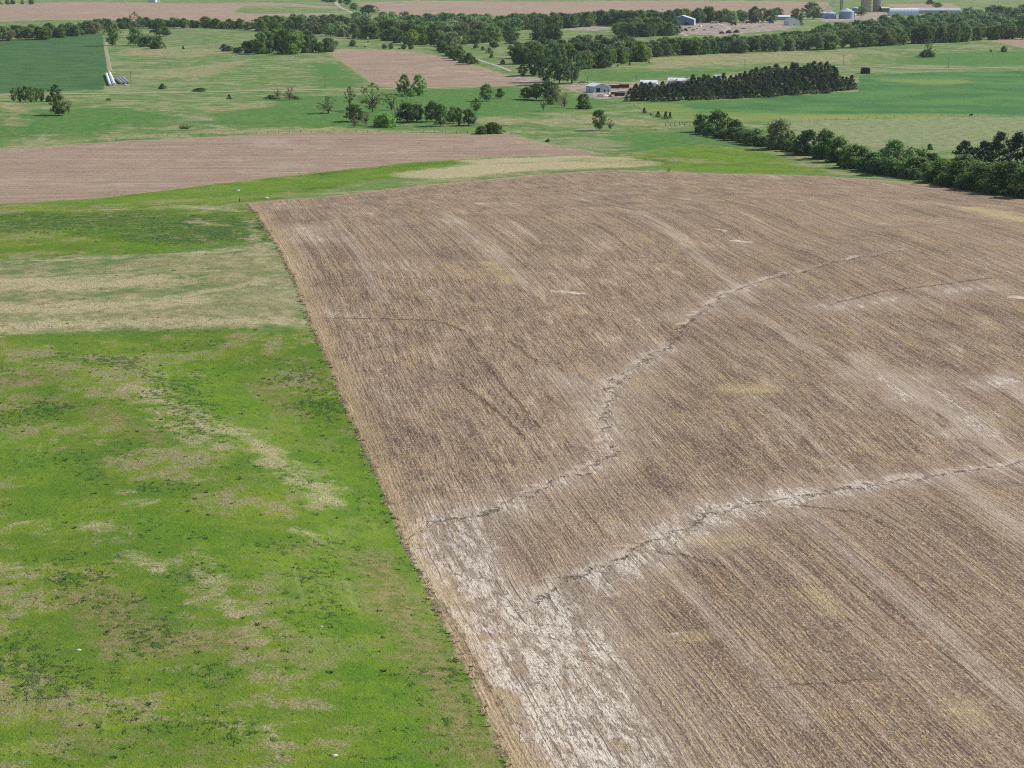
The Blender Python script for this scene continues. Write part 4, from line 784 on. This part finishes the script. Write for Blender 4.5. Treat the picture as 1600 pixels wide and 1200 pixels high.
p = at1(1412, 24); root = empty('quonset_shed', p, R(88)); tag(root, 'white arched hoop shed right of the concrete silos', 'shed')
q = MB(); prof = [(11 * math.cos(a), 12.5 * math.sin(a) - .3) for a in np.linspace(0, math.pi, 25)]; q.prism(prof, -24, 24); q.build('shell', WHITE, root, False)
for k in range(9): q = MB(); pr = [(11.12 * math.cos(a), 12.62 * math.sin(a) - .3) for a in np.linspace(0, math.pi, 25)]; q.prism(pr, -23.8 + k * 5.9, -23.5 + k * 5.9); q.build('rib', WHITE, root)
q = MB(); q.box(-4, 4, -24.1, -24.003, 0, 7); q.build('door', GREYM, root)
def bin_(px, py, r, h, roof, m, label, cat, group=None):
    p = at1(px, py); root = empty('grain_bin', p, rnd.uniform(0, 3)); tag(root, label, cat, group)
    n = int(h / 1.1); prof = []
    for k in range(n): prof += [(r, k * h / n), (r + .10, (k + .5) * h / n)]
    prof = [(r, -.8)] + prof[1:] + [(r, h)]
    MB().lathe(prof, 36).build('wall', m, root, True)
    rf = MB().lathe([(r + .25, h - .05), (r + .25, h + .1), (r * .12, h + roof), (r * .12, h + roof + .8), (.05, h + roof + .9)], 36).build('roof', STEEL, root)
    l_ = MB()
    for s_ in (-.25, .25): l_.tube([(r + .3, s_, 0), (r + .3, s_, h)], .05, 4)
    for k in range(int(h)): l_.tube([(r + .3, -.25, k + .5), (r + .3, .25, k + .5)], .03, 4)
    l_.build('ladder', STEEL, root); d = MB(); d.box(-.6, .6, -r - .16, -r + .3, .3, 2.2); d.build('door', GREYM, root)
BINM = metal('bin_steel_blue', (.26, .36, .52), .45); s_ = mpp(at1(1322, 29))
bin_(1322, 29, 11.5 * s_, 11 * s_, 5 * s_, BINM, 'large blue-grey corrugated grain bin with cone roof', 'grain bin')
bin_(1297, 29, 9 * s_, 8 * s_, 3 * s_, BINM, 'lower blue grain bin, nearest left of the large one', 'grain bin')
bin_(1285, 28, 7 * s_, 8 * s_, 3 * s_, BINM, 'lower blue grain bin, farthest left', 'grain bin')
bin_(1335.5, 27.5, 2 * s_, 4 * s_, 2 * s_, WHITE, 'small white tank right of the large blue bin', 'tank')
bin_(1336, 17, 5 * s_, 5 * s_, 2 * s_, BINM, 'blue bin half hidden behind the large one', 'grain bin')
s_ = mpp(at1(1354, 19))
def silo(px, py, r, h, label):
    p = at1(px, py); root = empty('concrete_silo', p); tag(root, label, 'silo')
    MB().lathe([(r, -1), (r, h), (r * 1.03, h + .02), (r * 1.03, h + 1)], 40).build('wall', CONC, root, True)
    MB().lathe([(r * 1.03, h + 1.05), (r * .6, h + 3), (.1, h + 3.6)], 40).build('roof', CONC, root)
    hb = MB()
    for k in range(1, int(h / 6)): hb.lathe([(r + .03, k * 6), (r + .12, k * 6 + .02), (r + .12, k * 6 + .3), (r + .03, k * 6 + .32)], 40)
    hb.build('hoops', GREYM, root)
silo(1353, 19, 8 * s_, 42, 'pale concrete silo, the wider left one, cut by the top border'); silo(1370, 18, 6.5 * s_, 40, 'pale concrete silo, the narrower right one with a dark gap on its left')
p = at1(1314, 26); s_ = mpp(p); root = empty('elevator_leg', p); tag(root, 'tall dark grain elevator leg with spouts reaching down to the bins', 'grain elevator')
hh = 46; tw = MB()
for sx in (-1.6, 1.6):
    for sy in (-1.6, 1.6): tw.tube([(sx, sy, -.5), (sx, sy, hh)], .22, 5)
for k in range(11):
    z = k * 4.2
    for a, b in (((-1.6, -1.6), (1.6, -1.6)), ((1.6, -1.6), (1.6, 1.6)), ((1.6, 1.6), (-1.6, 1.6)), ((-1.6, 1.6), (-1.6, -1.6))): tw.tube([(*a, z), (*b, z)], .1, 4); tw.tube([(*a, z), (*b, z + 4.2)], .08, 4)
tw.build('tower', DARK, root); cs = MB(); cs.box(-.9, -.2, -.5, .5, 0, hh + 2); cs.box(.2, .9, -.5, .5, 0, hh + 2); cs.build('casing', GREYM, root); hd = MB(); hd.box(-1.6, 1.6, -1, 1, hh + 2, hh + 4.5); hd.build('head', STEEL, root)
for tx, tz in ((-17 * s_, 9.5 * s_), (-26 * s_, 9 * s_), (-22 * s_, 9 * s_), (6 * s_, 16 * s_)): MB().tube([(0, -1.2, hh), (tx * .5, -1.5, (hh + tz) / 2), (tx, -1, tz)], .38, 6).build('spout', GREYM, root)
# wrapped bale rows
def bale_row(x0, y0, x1, y1, wpx, label, m=WRAP):
    a, b = at1(x0, y0), at1(x1, y1); r = max(.85, wpx * .5 * mpp(a)); L = (b - a).length; root = empty('bale_row', a, math.atan2(-(b - a).x, (b - a).y)); tag(root, label, 'wrapped bales', 'rows of wrapped bales')
    n = max(3, min(70, int(L / 2.0))); rr = random.Random(int(x0))
    for k in range(n):
        q = MB(); y = (k + .5) * L / n; rk = r * rr.uniform(.93, 1.05); dl = L / n * .49; z = gz(*((a + (b - a) * ((k + .5) / n))[:2])) - a.z
        pr = [(rk * .90, -dl), (rk, -dl * .8), (rk, dl * .8), (rk * .90, dl)]; vs = []; fs = []; N = 14
        for rad, yy in pr:
            for i in range(N): t = 2 * math.pi * i / N; vs.append((rad * math.cos(t) + rr.uniform(-.02, .02), y + yy, max(-.02, r * .95 + rad * math.sin(t)) + z))
        for j in range(3):
            for i in range(N): fs.append((j*N + i, (j+1)*N + i, (j+1)*N + (i+1) % N, j*N + (i+1) % N))
        fs += [tuple(range(N)), tuple(range(3*N, 4*N))[::-1]]; q.add(vs, fs); q.build('bale', m, root)
DWRAP = plain('grey_plastic_wrap', (.42, .43, .47), .5, .5, 1.2, .3, dark=.45)
bale_row(172, 134.5, 166, 117.5, 4.6, 'long row of white wrapped bales, leftmost, at the green field corner'); bale_row(178.5, 133.5, 171, 115.5, 4.6, 'long row of white wrapped bales, second from the left')
bale_row(190, 132, 182, 124, 4.4, 'short row of grey wrapped bales, first right of the long rows', DWRAP); bale_row(195.5, 132, 186, 122.5, 4.2, 'short row of grey wrapped bales, in the middle of the short ones', DWRAP); bale_row(200, 131, 190, 122, 4, 'short row of dark wrapped bales, rightmost', DWRAP)
p = at1(196, 134); b_ = MB(); b_.lathe([(.5, -.9), (.8, -.75), (.8, .75), (.5, .9)], 12); o = b_.build('bale', WRAP, None, True); o.location = p + Vector((0, 0, .8)); o.rotation_euler = (R(90), 0, .6); tag(o, 'single white wrapped bale in front of the short dark rows', 'bale')
# stack under a black cover
p = at1(1352, 115); s_ = mpp(p); root = empty('covered_stack', p); tag(root, 'black covered hay stack alone at the edge of the green field', 'hay stack')
q = MB(); q.prism([(-7*s_, -.2), (7*s_, -.2), (6.8*s_, 3.8), (5.4*s_, 5.2), (-5.2*s_, 5.4), (-6.8*s_, 4)], -2.5, 2.5); q.build('cover', BLACK, root)
for k in range(5): q = MB(); x = (-5.6 + k * 2.8) * s_; q.lathe([(.3, 0), (.45, .1), (.45, .4), (.3, .5)], 12, x, -2.9); q.build('tyre', RUBBER, root)
# rusty rows in the yard
def rusty(px, py, L, hgt, dep, rz, m, label, name='shipping_container'):
    p = at1(px, py); root = empty(name, p, rz); tag(root, label, 'container'); q = MB(); q.box(-L/2, L/2, -dep/2, dep/2, .25, hgt)
    n = int(L / .5)
    for k in range(n): q.box(-L/2 + .1 + k*.5, -L/2 + .32 + k*.5, -dep/2 - .06, -dep/2 - .002, .35, hgt - .15)
    q.build('body', m, root); r_ = MB(); r_.box(-L/2 - .08, L/2 + .08, -dep/2 - .1, dep/2 + .1, hgt + .003, hgt + .18); r_.build('roof', m, root)
    d = MB(); d.box(L/2 + .004, L/2 + .09, -dep/2 + .1, dep/2 - .1, .4, hgt - .2); d.build('door', m, root)
    f = MB(); [f.box(x, x + .5, -dep/2 + .1, dep/2 - .1, -.1, .247) for x in (-L/2 + .3, L/2 - .8)]; f.build('skid', DARK, root)
rusty(960, 138, 8, 2.4, 2.6, R(-4), RUST, 'dark rusty container, left in the back row of the yard'); rusty(975, 137, 8, 2.5, 2.6, R(-2), RUST, 'dark rusty container, right in the back row of the yard')
rusty(968, 150, 7.5, 2.4, 2.6, R(4), RUST, 'dark red container, lower row, nearest the yard entrance'); rusty(960, 147.5, 5, 1.6, 2.4, R(12), RUST, 'short red wagon box behind the lower red container'); rusty(971, 145.5, 6, 1.6, 2.4, R(3), WHITE, 'low white box behind the lower red container')
def pile(px, py, wpx, hgt, m, label, name='rubble_pile', cat='pile', seed=1):
    p = at1(px, py); r = wpx * .5 * mpp(p); rng = random.Random(seed); vs = []; fs = []; N = 16
    for j, (rad, z) in enumerate([(1, -.2), (.85, .3), (.6, .7), (.3, .92), (.06, 1)]):
        for i in range(N): t = 2 * math.pi * i / N; k = rng.uniform(.8, 1.15); vs.append((r * rad * k * math.cos(t), r * .7 * rad * k * math.sin(t), hgt * z * rng.uniform(.85, 1.1) if z > 0 else -.3))
    for j in range(4):
        for i in range(N): fs.append((j*N + i, j*N + (i+1) % N, (j+1)*N + (i+1) % N, (j+1)*N + i))
    fs.append(tuple(range(4*N, 5*N))); q = MB(); q.add(vs, fs); o = q.build(name, m, None, True); o.location = p; tag(o, label, cat)
pile(987, 141, 9, 2.2, RUST2, 'orange scrap pile, left of two, at the left end of the pine grove', 'scrap_pile', 'scrap pile', 2); pile(990.5, 146, 8, 2.0, RUST2, 'orange scrap pile, lower of two, at the left end of the pine grove', 'scrap_pile', 'scrap pile', 3)
pile(945, 150, 12, 1.0, WHITE, 'heap of pale scrap in front of the small white shed', 'scrap_pile', 'scrap pile', 4); pile(954, 151, 8, 1.2, EARTH, 'dark low heap left of the lower red container', 'scrap_pile', 'scrap pile', 5)
pile(1128, 52.5, 10, 3, EARTH, 'dark earth heap, left end of the bank below the dirt lot', 'earth_pile', 'earth heap', 6); pile(1139, 52, 12, 4, EARTH, 'dark earth heap, middle of the bank below the dirt lot', 'earth_pile', 'earth heap', 7); pile(1151, 51, 12, 4, EARTH, 'dark earth heap, right end of the bank below the dirt lot', 'earth_pile', 'earth heap', 8)
pile(1094, 41.5, 6, 2.6, WHITE, 'pale heap in the dirt lot right of the blue barn', 'gravel_pile', 'heap', 9); pile(1102, 47, 8, 2, GRAVEL, 'tan gravel heap low in the dirt lot', 'gravel_pile', 'heap', 10); pile(1078, 44, 8, 2, RUST2, 'brownish heap in front of the blue barn', 'gravel_pile', 'heap', 11)
def vehicle(name, px, py, L, Wd, hgt, rz, m, label, cat, cab=(.1, .6)):
    p = at1(px, py); root = empty(name, p, rz); tag(root, label, cat); b = MB(); zb = .45 * hgt / 1.6
    b.prism([(-L/2, zb), (L/2, zb), (L/2, hgt*.55), (L*.3, hgt*.6), (-L/2, hgt*.6)], -Wd/2, Wd/2); b.build('body', m, root)
    c = MB(); x0, x1 = -L/2 + cab[0]*L, -L/2 + cab[1]*L; c.prism([(x0, hgt*.603), (x1, hgt*.603), (x1 - .12*L, hgt), (x0 + .08*L, hgt)], -Wd/2*.9, Wd/2*.9); c.build('cabin', m, root)
    g = MB(); g.prism([(x0 + .04*L, hgt*.66), (x1 - .05*L, hgt*.66), (x1 - .13*L, hgt*.94), (x0 + .1*L, hgt*.94)], -Wd/2*.92, Wd/2*.92); g.build('window', GLASS, root)
    for sx in (-.32, .32):
        for sy in (-1, 1):
            q = MB(); r = .36 * hgt / 1.6; vs = []; N = 14
            for yy in (-.12, .12): vs += [(sx*L + r*math.cos(2*math.pi*i/N), sy*(Wd/2 - .1) + yy, r + r*math.sin(2*math.pi*i/N)) for i in range(N)]
            q.add(vs, [(i, (i+1) % N, N + (i+1) % N, N + i) for i in range(N)] + [tuple(range(N)), tuple(range(N, 2*N))]); q.build('wheel', RUBBER, root)
vehicle('pickup_truck', 908, 130.5, 5.6, 2, 1.9, R(20), metal('grey_paint', (.30, .31, .33), .3), 'grey pickup parked by the yard entrance, left of two vehicles', 'pickup', (.32, .75))
vehicle('parked_car', 914.5, 130, 4.8, 1.9, 1.6, R(15), metal('silver_paint', (.55, .56, .58), .3), 'silver car parked by the yard entrance, right of two vehicles', 'car')
vehicle('farm_truck', 1146, 39.5, 9, 3.2, 4.4, R(5), BLACK, 'dark truck standing in the middle of the dirt lot', 'truck', (.45, .9)); vehicle('farm_truck', 1069, 49, 10, 3.2, 4, R(-8), BLACK, 'dark truck in front of the blue barn', 'truck', (.45, .9))
vehicle('stock_trailer', 1100, 33.8, 12, 3.2, 4, R(4), plain('dark_green_paint', (.04, .08, .06), .5), 'dark green trailer at the right end of the long white-roofed shed', 'trailer', (.02, .97))
for a in (('farm_truck', 1116, 36.5, 8, 3, 3.6, .2, metal('white_cab', (.6, .62, .64)), 'white truck at the left end of the tree row behind the dirt lot', 'truck', (.5, .95)), ('farm_truck', 1205, 36.5, 8, 3, 3.4, .1, metal('blue_cab', (.10, .16, .30)), 'blue truck by the lane left of the white farmhouse', 'truck', (.5, .95)),
          ('grain_trailer', 1170, 37, 11, 3, 3.6, .15, metal('red_trailer', (.25, .05, .04)), 'red grain trailer on the lane between dark truck and farmhouse', 'trailer', (.02, .97)), ('parked_car', 938, 150.5, 4.8, 1.9, 1.6, .5, metal('white_paint', (.7, .7, .7), .3), 'white car parked in front of the blue workshop', 'car')):
    vehicle(*a)
for k, (x, y, w_, h_, m_, lb) in enumerate(((1083, 47.5, 7, 1.8, EARTH, 'dark soil heap below the brownish heap at the blue barn'), (1090, 45, 5, 1.5, GRAVEL, 'small tan heap right of the dark barn truck'), (1112, 43, 6, 1.6, EARTH, 'low dark heap in the middle of the dirt lot'), (1162, 45, 9, 1.4, EARTH, 'long low soil heap right in the dirt lot'), (1188, 42, 7, 1.2, GRAVEL, 'low pale heap near the right end of the dirt lot'), (982, 144, 6, 1.3, RUST, 'dark red scrap heap between the containers and the orange scrap'), (951, 146.5, 4, 1.2, WHITE, 'pale scrap heap right beside the small white shed'))):
    pile(x, y, w_, h_, m_, lb, 'earth_pile', 'heap', 40 + k)
# cattle
def cow_mesh():
    me = bpy.data.meshes.new('cow'); V = [(-1.05,0,1.05), (-.5,0,1.02), (.1,0,1.0), (.6,0,1.08), (.95,0,1.25), (1.25,0,1.3), (1.55,0,1.12), (-1.15,0,.75), (-1.2,0,.45)]
    E = [(0,1), (1,2), (2,3), (3,4), (4,5), (5,6), (0,7), (7,8)]; rad = [.30, .38, .42, .40, .24, .19, .12, .05, .04]
    for x, y in ((.6, .2), (.6, -.2)): k = len(V); V += [(x, y, .62), (x + .03, y, .32), (x, y, 0)]; E += [(3, k), (k, k+1), (k+1, k+2)]; rad += [.14, .085, .07]
    for x, y in ((-.85, .2), (-.85, -.2)): k = len(V); V += [(x, y, .66), (x - .12, y, .36), (x - .04, y, 0)]; E += [(0, k), (k, k+1), (k+1, k+2)]; rad += [.17, .085, .07]
    for y in (.2, -.2): k = len(V); V += [(1.22, y, 1.38)]; E += [(5, k)]; rad += [.05]
    me.from_pydata(V, E, []); ob = bpy.data.objects.new('cow_src', me); col.objects.link(ob); md = ob.modifiers.new('s', 'SKIN'); ob.modifiers.new('u', 'SUBSURF').levels = 1
    for i, v in enumerate(me.skin_vertices[0].data): v.radius = (rad[i], rad[i])
    me.skin_vertices[0].data[2].use_root = True
    dg = bpy.context.evaluated_depsgraph_get(); out = bpy.data.meshes.new_from_object(ob.evaluated_get(dg)); bpy.data.objects.remove(ob); out.materials.clear(); out.materials.append(plain('black_hide', (.02, .018, .017), .7, .3, 3)); return out
COW = cow_mesh()
for x, y, rz, lb in ((545,73.5,.4,'black cow, leftmost, standing by the small tree above the brown field'), (557,74,2.8,'black cow, second from the left above the brown field edge'), (570,74.5,.2,'black cow, third from the left above the brown field edge'), (624,77.5,3.0,'black cow, far right one above the brown field edge'), (575,66,.7,'black cow standing higher up on the pale slope'), (1517,182,.1,'lone black cow at the fence of the pale pasture, right')):
    o = link('cow', COW, None, at1(x, y)); o.rotation_euler = (0, 0, rz); o.scale = (1.15,) * 3; tag(o, lb, 'cow', 'cattle')
for x, yb, yt, wp in ((551,73.5,62,10), (516,70,62,10), (525,71,64,9), (600,77,69,8), (611,77,68,9), (631,78,69,9), (642,78,67,10), (560,60,57,3)):
    tree('round', 'dark', x, yb, yt, wp, 'small tree along the top edge of the mid brown field', 'small trees at the top edge of the mid brown field')
# utility poles
def pole(px, yb, yt, label):
    p = at1(px, yb); h = top_h(p, yt); root = empty('utility_pole', p, R(8)); tag(root, label, 'utility pole', 'utility poles'); q = MB(); q.tube([(0, 0, -.5), (0, 0, h)], [.20, .13], 8); q.build('post', POSTW, root)
    q = MB(); q.box(-1.2, 1.2, -.07, .07, h - .9, h - .75); c = q.build('crossarm', POSTW, root)
    for x in (-1.05, -.45, .45, 1.05): q = MB(); q.lathe([(.05, h - .748), (.08, h - .68), (.03, h - .55)], 8, x, 0); q.build('insulator', WHITE, c)
for a in ((205,138,111,'utility pole right of the bale rows'), (508,138,118,'utility pole left of the pasture clump, above the road'), (918,131,119,'utility pole between parked vehicles and blue workshop'), (1164,108,93,'utility pole behind the middle of the pine grove'), (1318,102,85,'utility pole above the right end of the pine grove'), (1482,107,90,'utility pole by the road at the right, below the lone bush'), (1035,36,14,'utility pole left of the blue barn'), (1521,24,10,'utility pole rising out of the big wood, upper right'), (995,127,118,'utility pole behind the white-roofed shed')): pole(*a)
# fences
def fence(pts_px, step, label, hgt=1.35, r=.09):
    W = wpoly(pts_px); c = W.mean(0); root = empty('wire_fence', (c[0], c[1], gz(*c)) ); tag(root, label, 'fence'); z0 = gz(*c); L = np.linalg.norm(np.diff(W, axis=0), axis=1); cum = np.concatenate([[0], np.cumsum(L)]); n = min(95, int(cum[-1] / step)); tops = []
    for k in range(n + 1):
        d = cum[-1] * k / n; x, y = np.interp(d, cum, W[:, 0]), np.interp(d, cum, W[:, 1]); z = gz(x, y); hk = hgt * rnd.uniform(.9, 1.12); q = MB(); lx = rnd.uniform(-.08, .08)
        q.tube([(x - c[0], y - c[1], z - z0 - .2), (x - c[0] + lx, y - c[1], z - z0 + hk)], r, 5); q.build('post', POSTW, root); tops.append((x - c[0], y - c[1], z - z0))
    for f in (.4, .7, .95): q = MB(); q.tube([(a, b, e + hgt * f) for a, b, e in tops], .012, 3); q.build('wire', GREYM, root)
fence([(150,222.5),(250,214.5),(350,210.5),(480,207),(640,207.5),(800,209.5)], 6.5, 'long wire fence with thin posts along the back of the far stubble strip', 1.5, .11)
fence([(1200,196),(1290,188),(1330,187),(1400,183),(1460,182),(1600,181),(1640,181)], 8, 'wire fence along the yellow edge of the green field, right', 1.5, .11)
fence([(990,165),(1010,177),(1035,186),(1060,192),(1090,200)], 7, 'wire fence running past the small cedars beside the green field', 1.4, .10)
fence([(1040,197.5),(1060,196.5),(1078,197)], 3, 'short corner fence with thick posts by the hedgerow end', 1.9, .18)
p = at1(374, 316); q = MB(); q.tube([(0, 0, -.3), (.05, 0, 1.9)], .17, 7); q.tube([(.1, 0, 1.5), (1.2, .4, 0)], .10, 6); o = q.build('corner_post', POSTW); o.location = p; tag(o, 'dark corner post at the back left corner of the stubble field', 'post')
p = at1(405, 357); q = MB(); rr = random.Random(3)
for k in range(26): a = rr.uniform(0, 6.28); L = rr.uniform(.5, 1.6); q.tube([(rr.uniform(-.6, .6), rr.uniform(-.6, .6), 0), (math.cos(a) * L, math.sin(a) * L, rr.uniform(.1, .9))], [.06, .02], 4)
o = q.build('brush_pile', BARK); o.location = p; tag(o, 'small brown brush heap on the left edge of the stubble field', 'brush pile')
def tufts(name, pts, label, mats, hr=(.35, 1.1), seed=5):
    rng = np.random.default_rng(seed); Vs = []; mi = []
    for x, y in pts:
        z = gz(x, y); n = rng.integers(14, 30); h = rng.uniform(*hr); rr_ = h * rng.uniform(.5, 1.0); m_ = rng.integers(0, len(mats))
        a = rng.random(n) * 6.28; q = rng.random(n) ** .6 * rr_; c = np.stack([x + q * np.cos(a), y + q * np.sin(a), np.full(n, z - .03)], -1)
        d = np.stack([np.cos(a) * 1.1, np.sin(a) * 1.1, np.ones(n) * .7], -1) * (h * rng.uniform(.5, 1.1, n))[:, None]; b = rng.random(n) * 6.28; sd_ = np.stack([np.cos(b), np.sin(b), np.zeros(n)], -1) * (.05 + .09 * h)
        Vs.append(np.stack([c - sd_, c + sd_, c + d + sd_ * .4, c + d - sd_ * .4], 1).reshape(-1, 3)); mi += [m_] * n
    V = np.concatenate(Vs); tag(link(name, mesh_np(name, V, np.arange(len(V)).reshape(-1, 4), mats, False, mi)), label, 'weeds', None, 'stuff')
STRAWM = plain('dry_stalks', (.46, .37, .21), .9, .3, 3, .1); WEEDM = plain('green_weeds', (.075, .15, .04), .85, .3, 3, .1); WEEDD = plain('dark_weeds', (.045, .10, .035), .85, .3, 3, .1)
rg = np.random.default_rng(8); ew = np.vstack([edge_w, edge_w[-1] + dirn * 60]); cl_ = np.concatenate([[0], np.cumsum(np.linalg.norm(np.diff(ew, axis=0), axis=1))]); pp = []
for t in rg.random(620) * cl_[-1]:
    pp.append((np.interp(t, cl_, ew[:, 0]) + rg.normal() * .55 + .2, np.interp(t, cl_, ew[:, 1])))
tufts('edge_weeds', pp, 'dry stalks and green weeds along the edge between pasture and stubble', [STRAWM, STRAWM, STRAWM, WEEDM, WEEDM], (.12, .38))
pp = []
for pts, wd in WEED + [([(20,560),(300,560),(500,640),(560,900),(640,1150)], 40), ([(-20,700),(200,800),(300,1000),(400,1180)], 45)]:
    W = wpoly(pts); L = np.concatenate([[0], np.cumsum(np.linalg.norm(np.diff(W, axis=0), axis=1))]); n = int(min(130, L[-1] * max(wd, 4) * .02))
    for t in rg.random(n) * L[-1]: pp.append((np.interp(t, L, W[:, 0]) + rg.normal() * wd * .9, np.interp(t, L, W[:, 1]) + rg.normal() * wd * 1.5))
inside = poly_sdf(np.array(pp), near_field); pp = [p_ for p_, d_ in zip(pp, inside) if d_ < -2 and p_[1] > 200]
tufts('weed_clumps', pp, 'dark weed clumps scattered over the near pasture', [WEEDM, WEEDM, WEEDD], (.15, .45), 6)
ROCK = plain('pale_stone', (.62, .59, .54), .9, .3, 4, .1)
def rock(px, py, r, label, seed):
    rng = random.Random(seed); q = MB(); n = 10; vs = []; fs = []
    for rad, z in ((.9, -.3), (1, .15), (.75, .5), (.25, .68)):
        for i in range(n): a = 2*math.pi*i/n; k = rng.uniform(.75, 1.2); vs.append((1.5*r*rad*k*math.cos(a), r*rad*k*math.sin(a), r*z))
    for j in range(3):
        for i in range(n): fs.append((j*n+i, j*n+(i+1) % n, (j+1)*n+(i+1) % n, (j+1)*n+i))
    fs.append(tuple(range(3*n, 4*n))); q.add(vs, fs); o = q.build('stone', ROCK); o.location = at1(px, py); tag(o, label, 'stone')
rock(523, 1181, .35, 'pale stone in the bright grass near the bottom of the picture', 1); rock(123, 1016, .32, 'pale stone in the patchy grass, lower left', 2); rock(502, 979, .2, 'tiny pale stone in the grass, left of the field edge', 3); rock(372, 298, .7, 'pale stone heap on the green strip behind the corner post', 4); rock(416, 310, .8, 'pale stone at the grass edge right of the corner post', 5)

# ------------------------------------------------------------------ haze
hz = MB(); hz.box(-12000, 12000, -1200, 17500, float(GZ.min()) - 3, max(float(GZ.max()), H) + 12)
hm = bpy.data.materials.new('haze_air'); hm.use_nodes = True; nt = hm.node_tree
for n in list(nt.nodes): nt.nodes.remove(n)
pv = nt.nodes.new('ShaderNodeVolumePrincipled'); pv.inputs['Color'].default_value = (.80, .89, 1.0, 1); pv.inputs['Density'].default_value = .00002; pv.inputs['Anisotropy'].default_value = .3
mo = nt.nodes.new('ShaderNodeOutputMaterial'); nt.links.new(pv.outputs[0], mo.inputs['Volume'])
ho = hz.build('haze', hm); ho['kind'] = 'stuff'; ho['label'] = 'thin bluish haze over the far fields and woods'
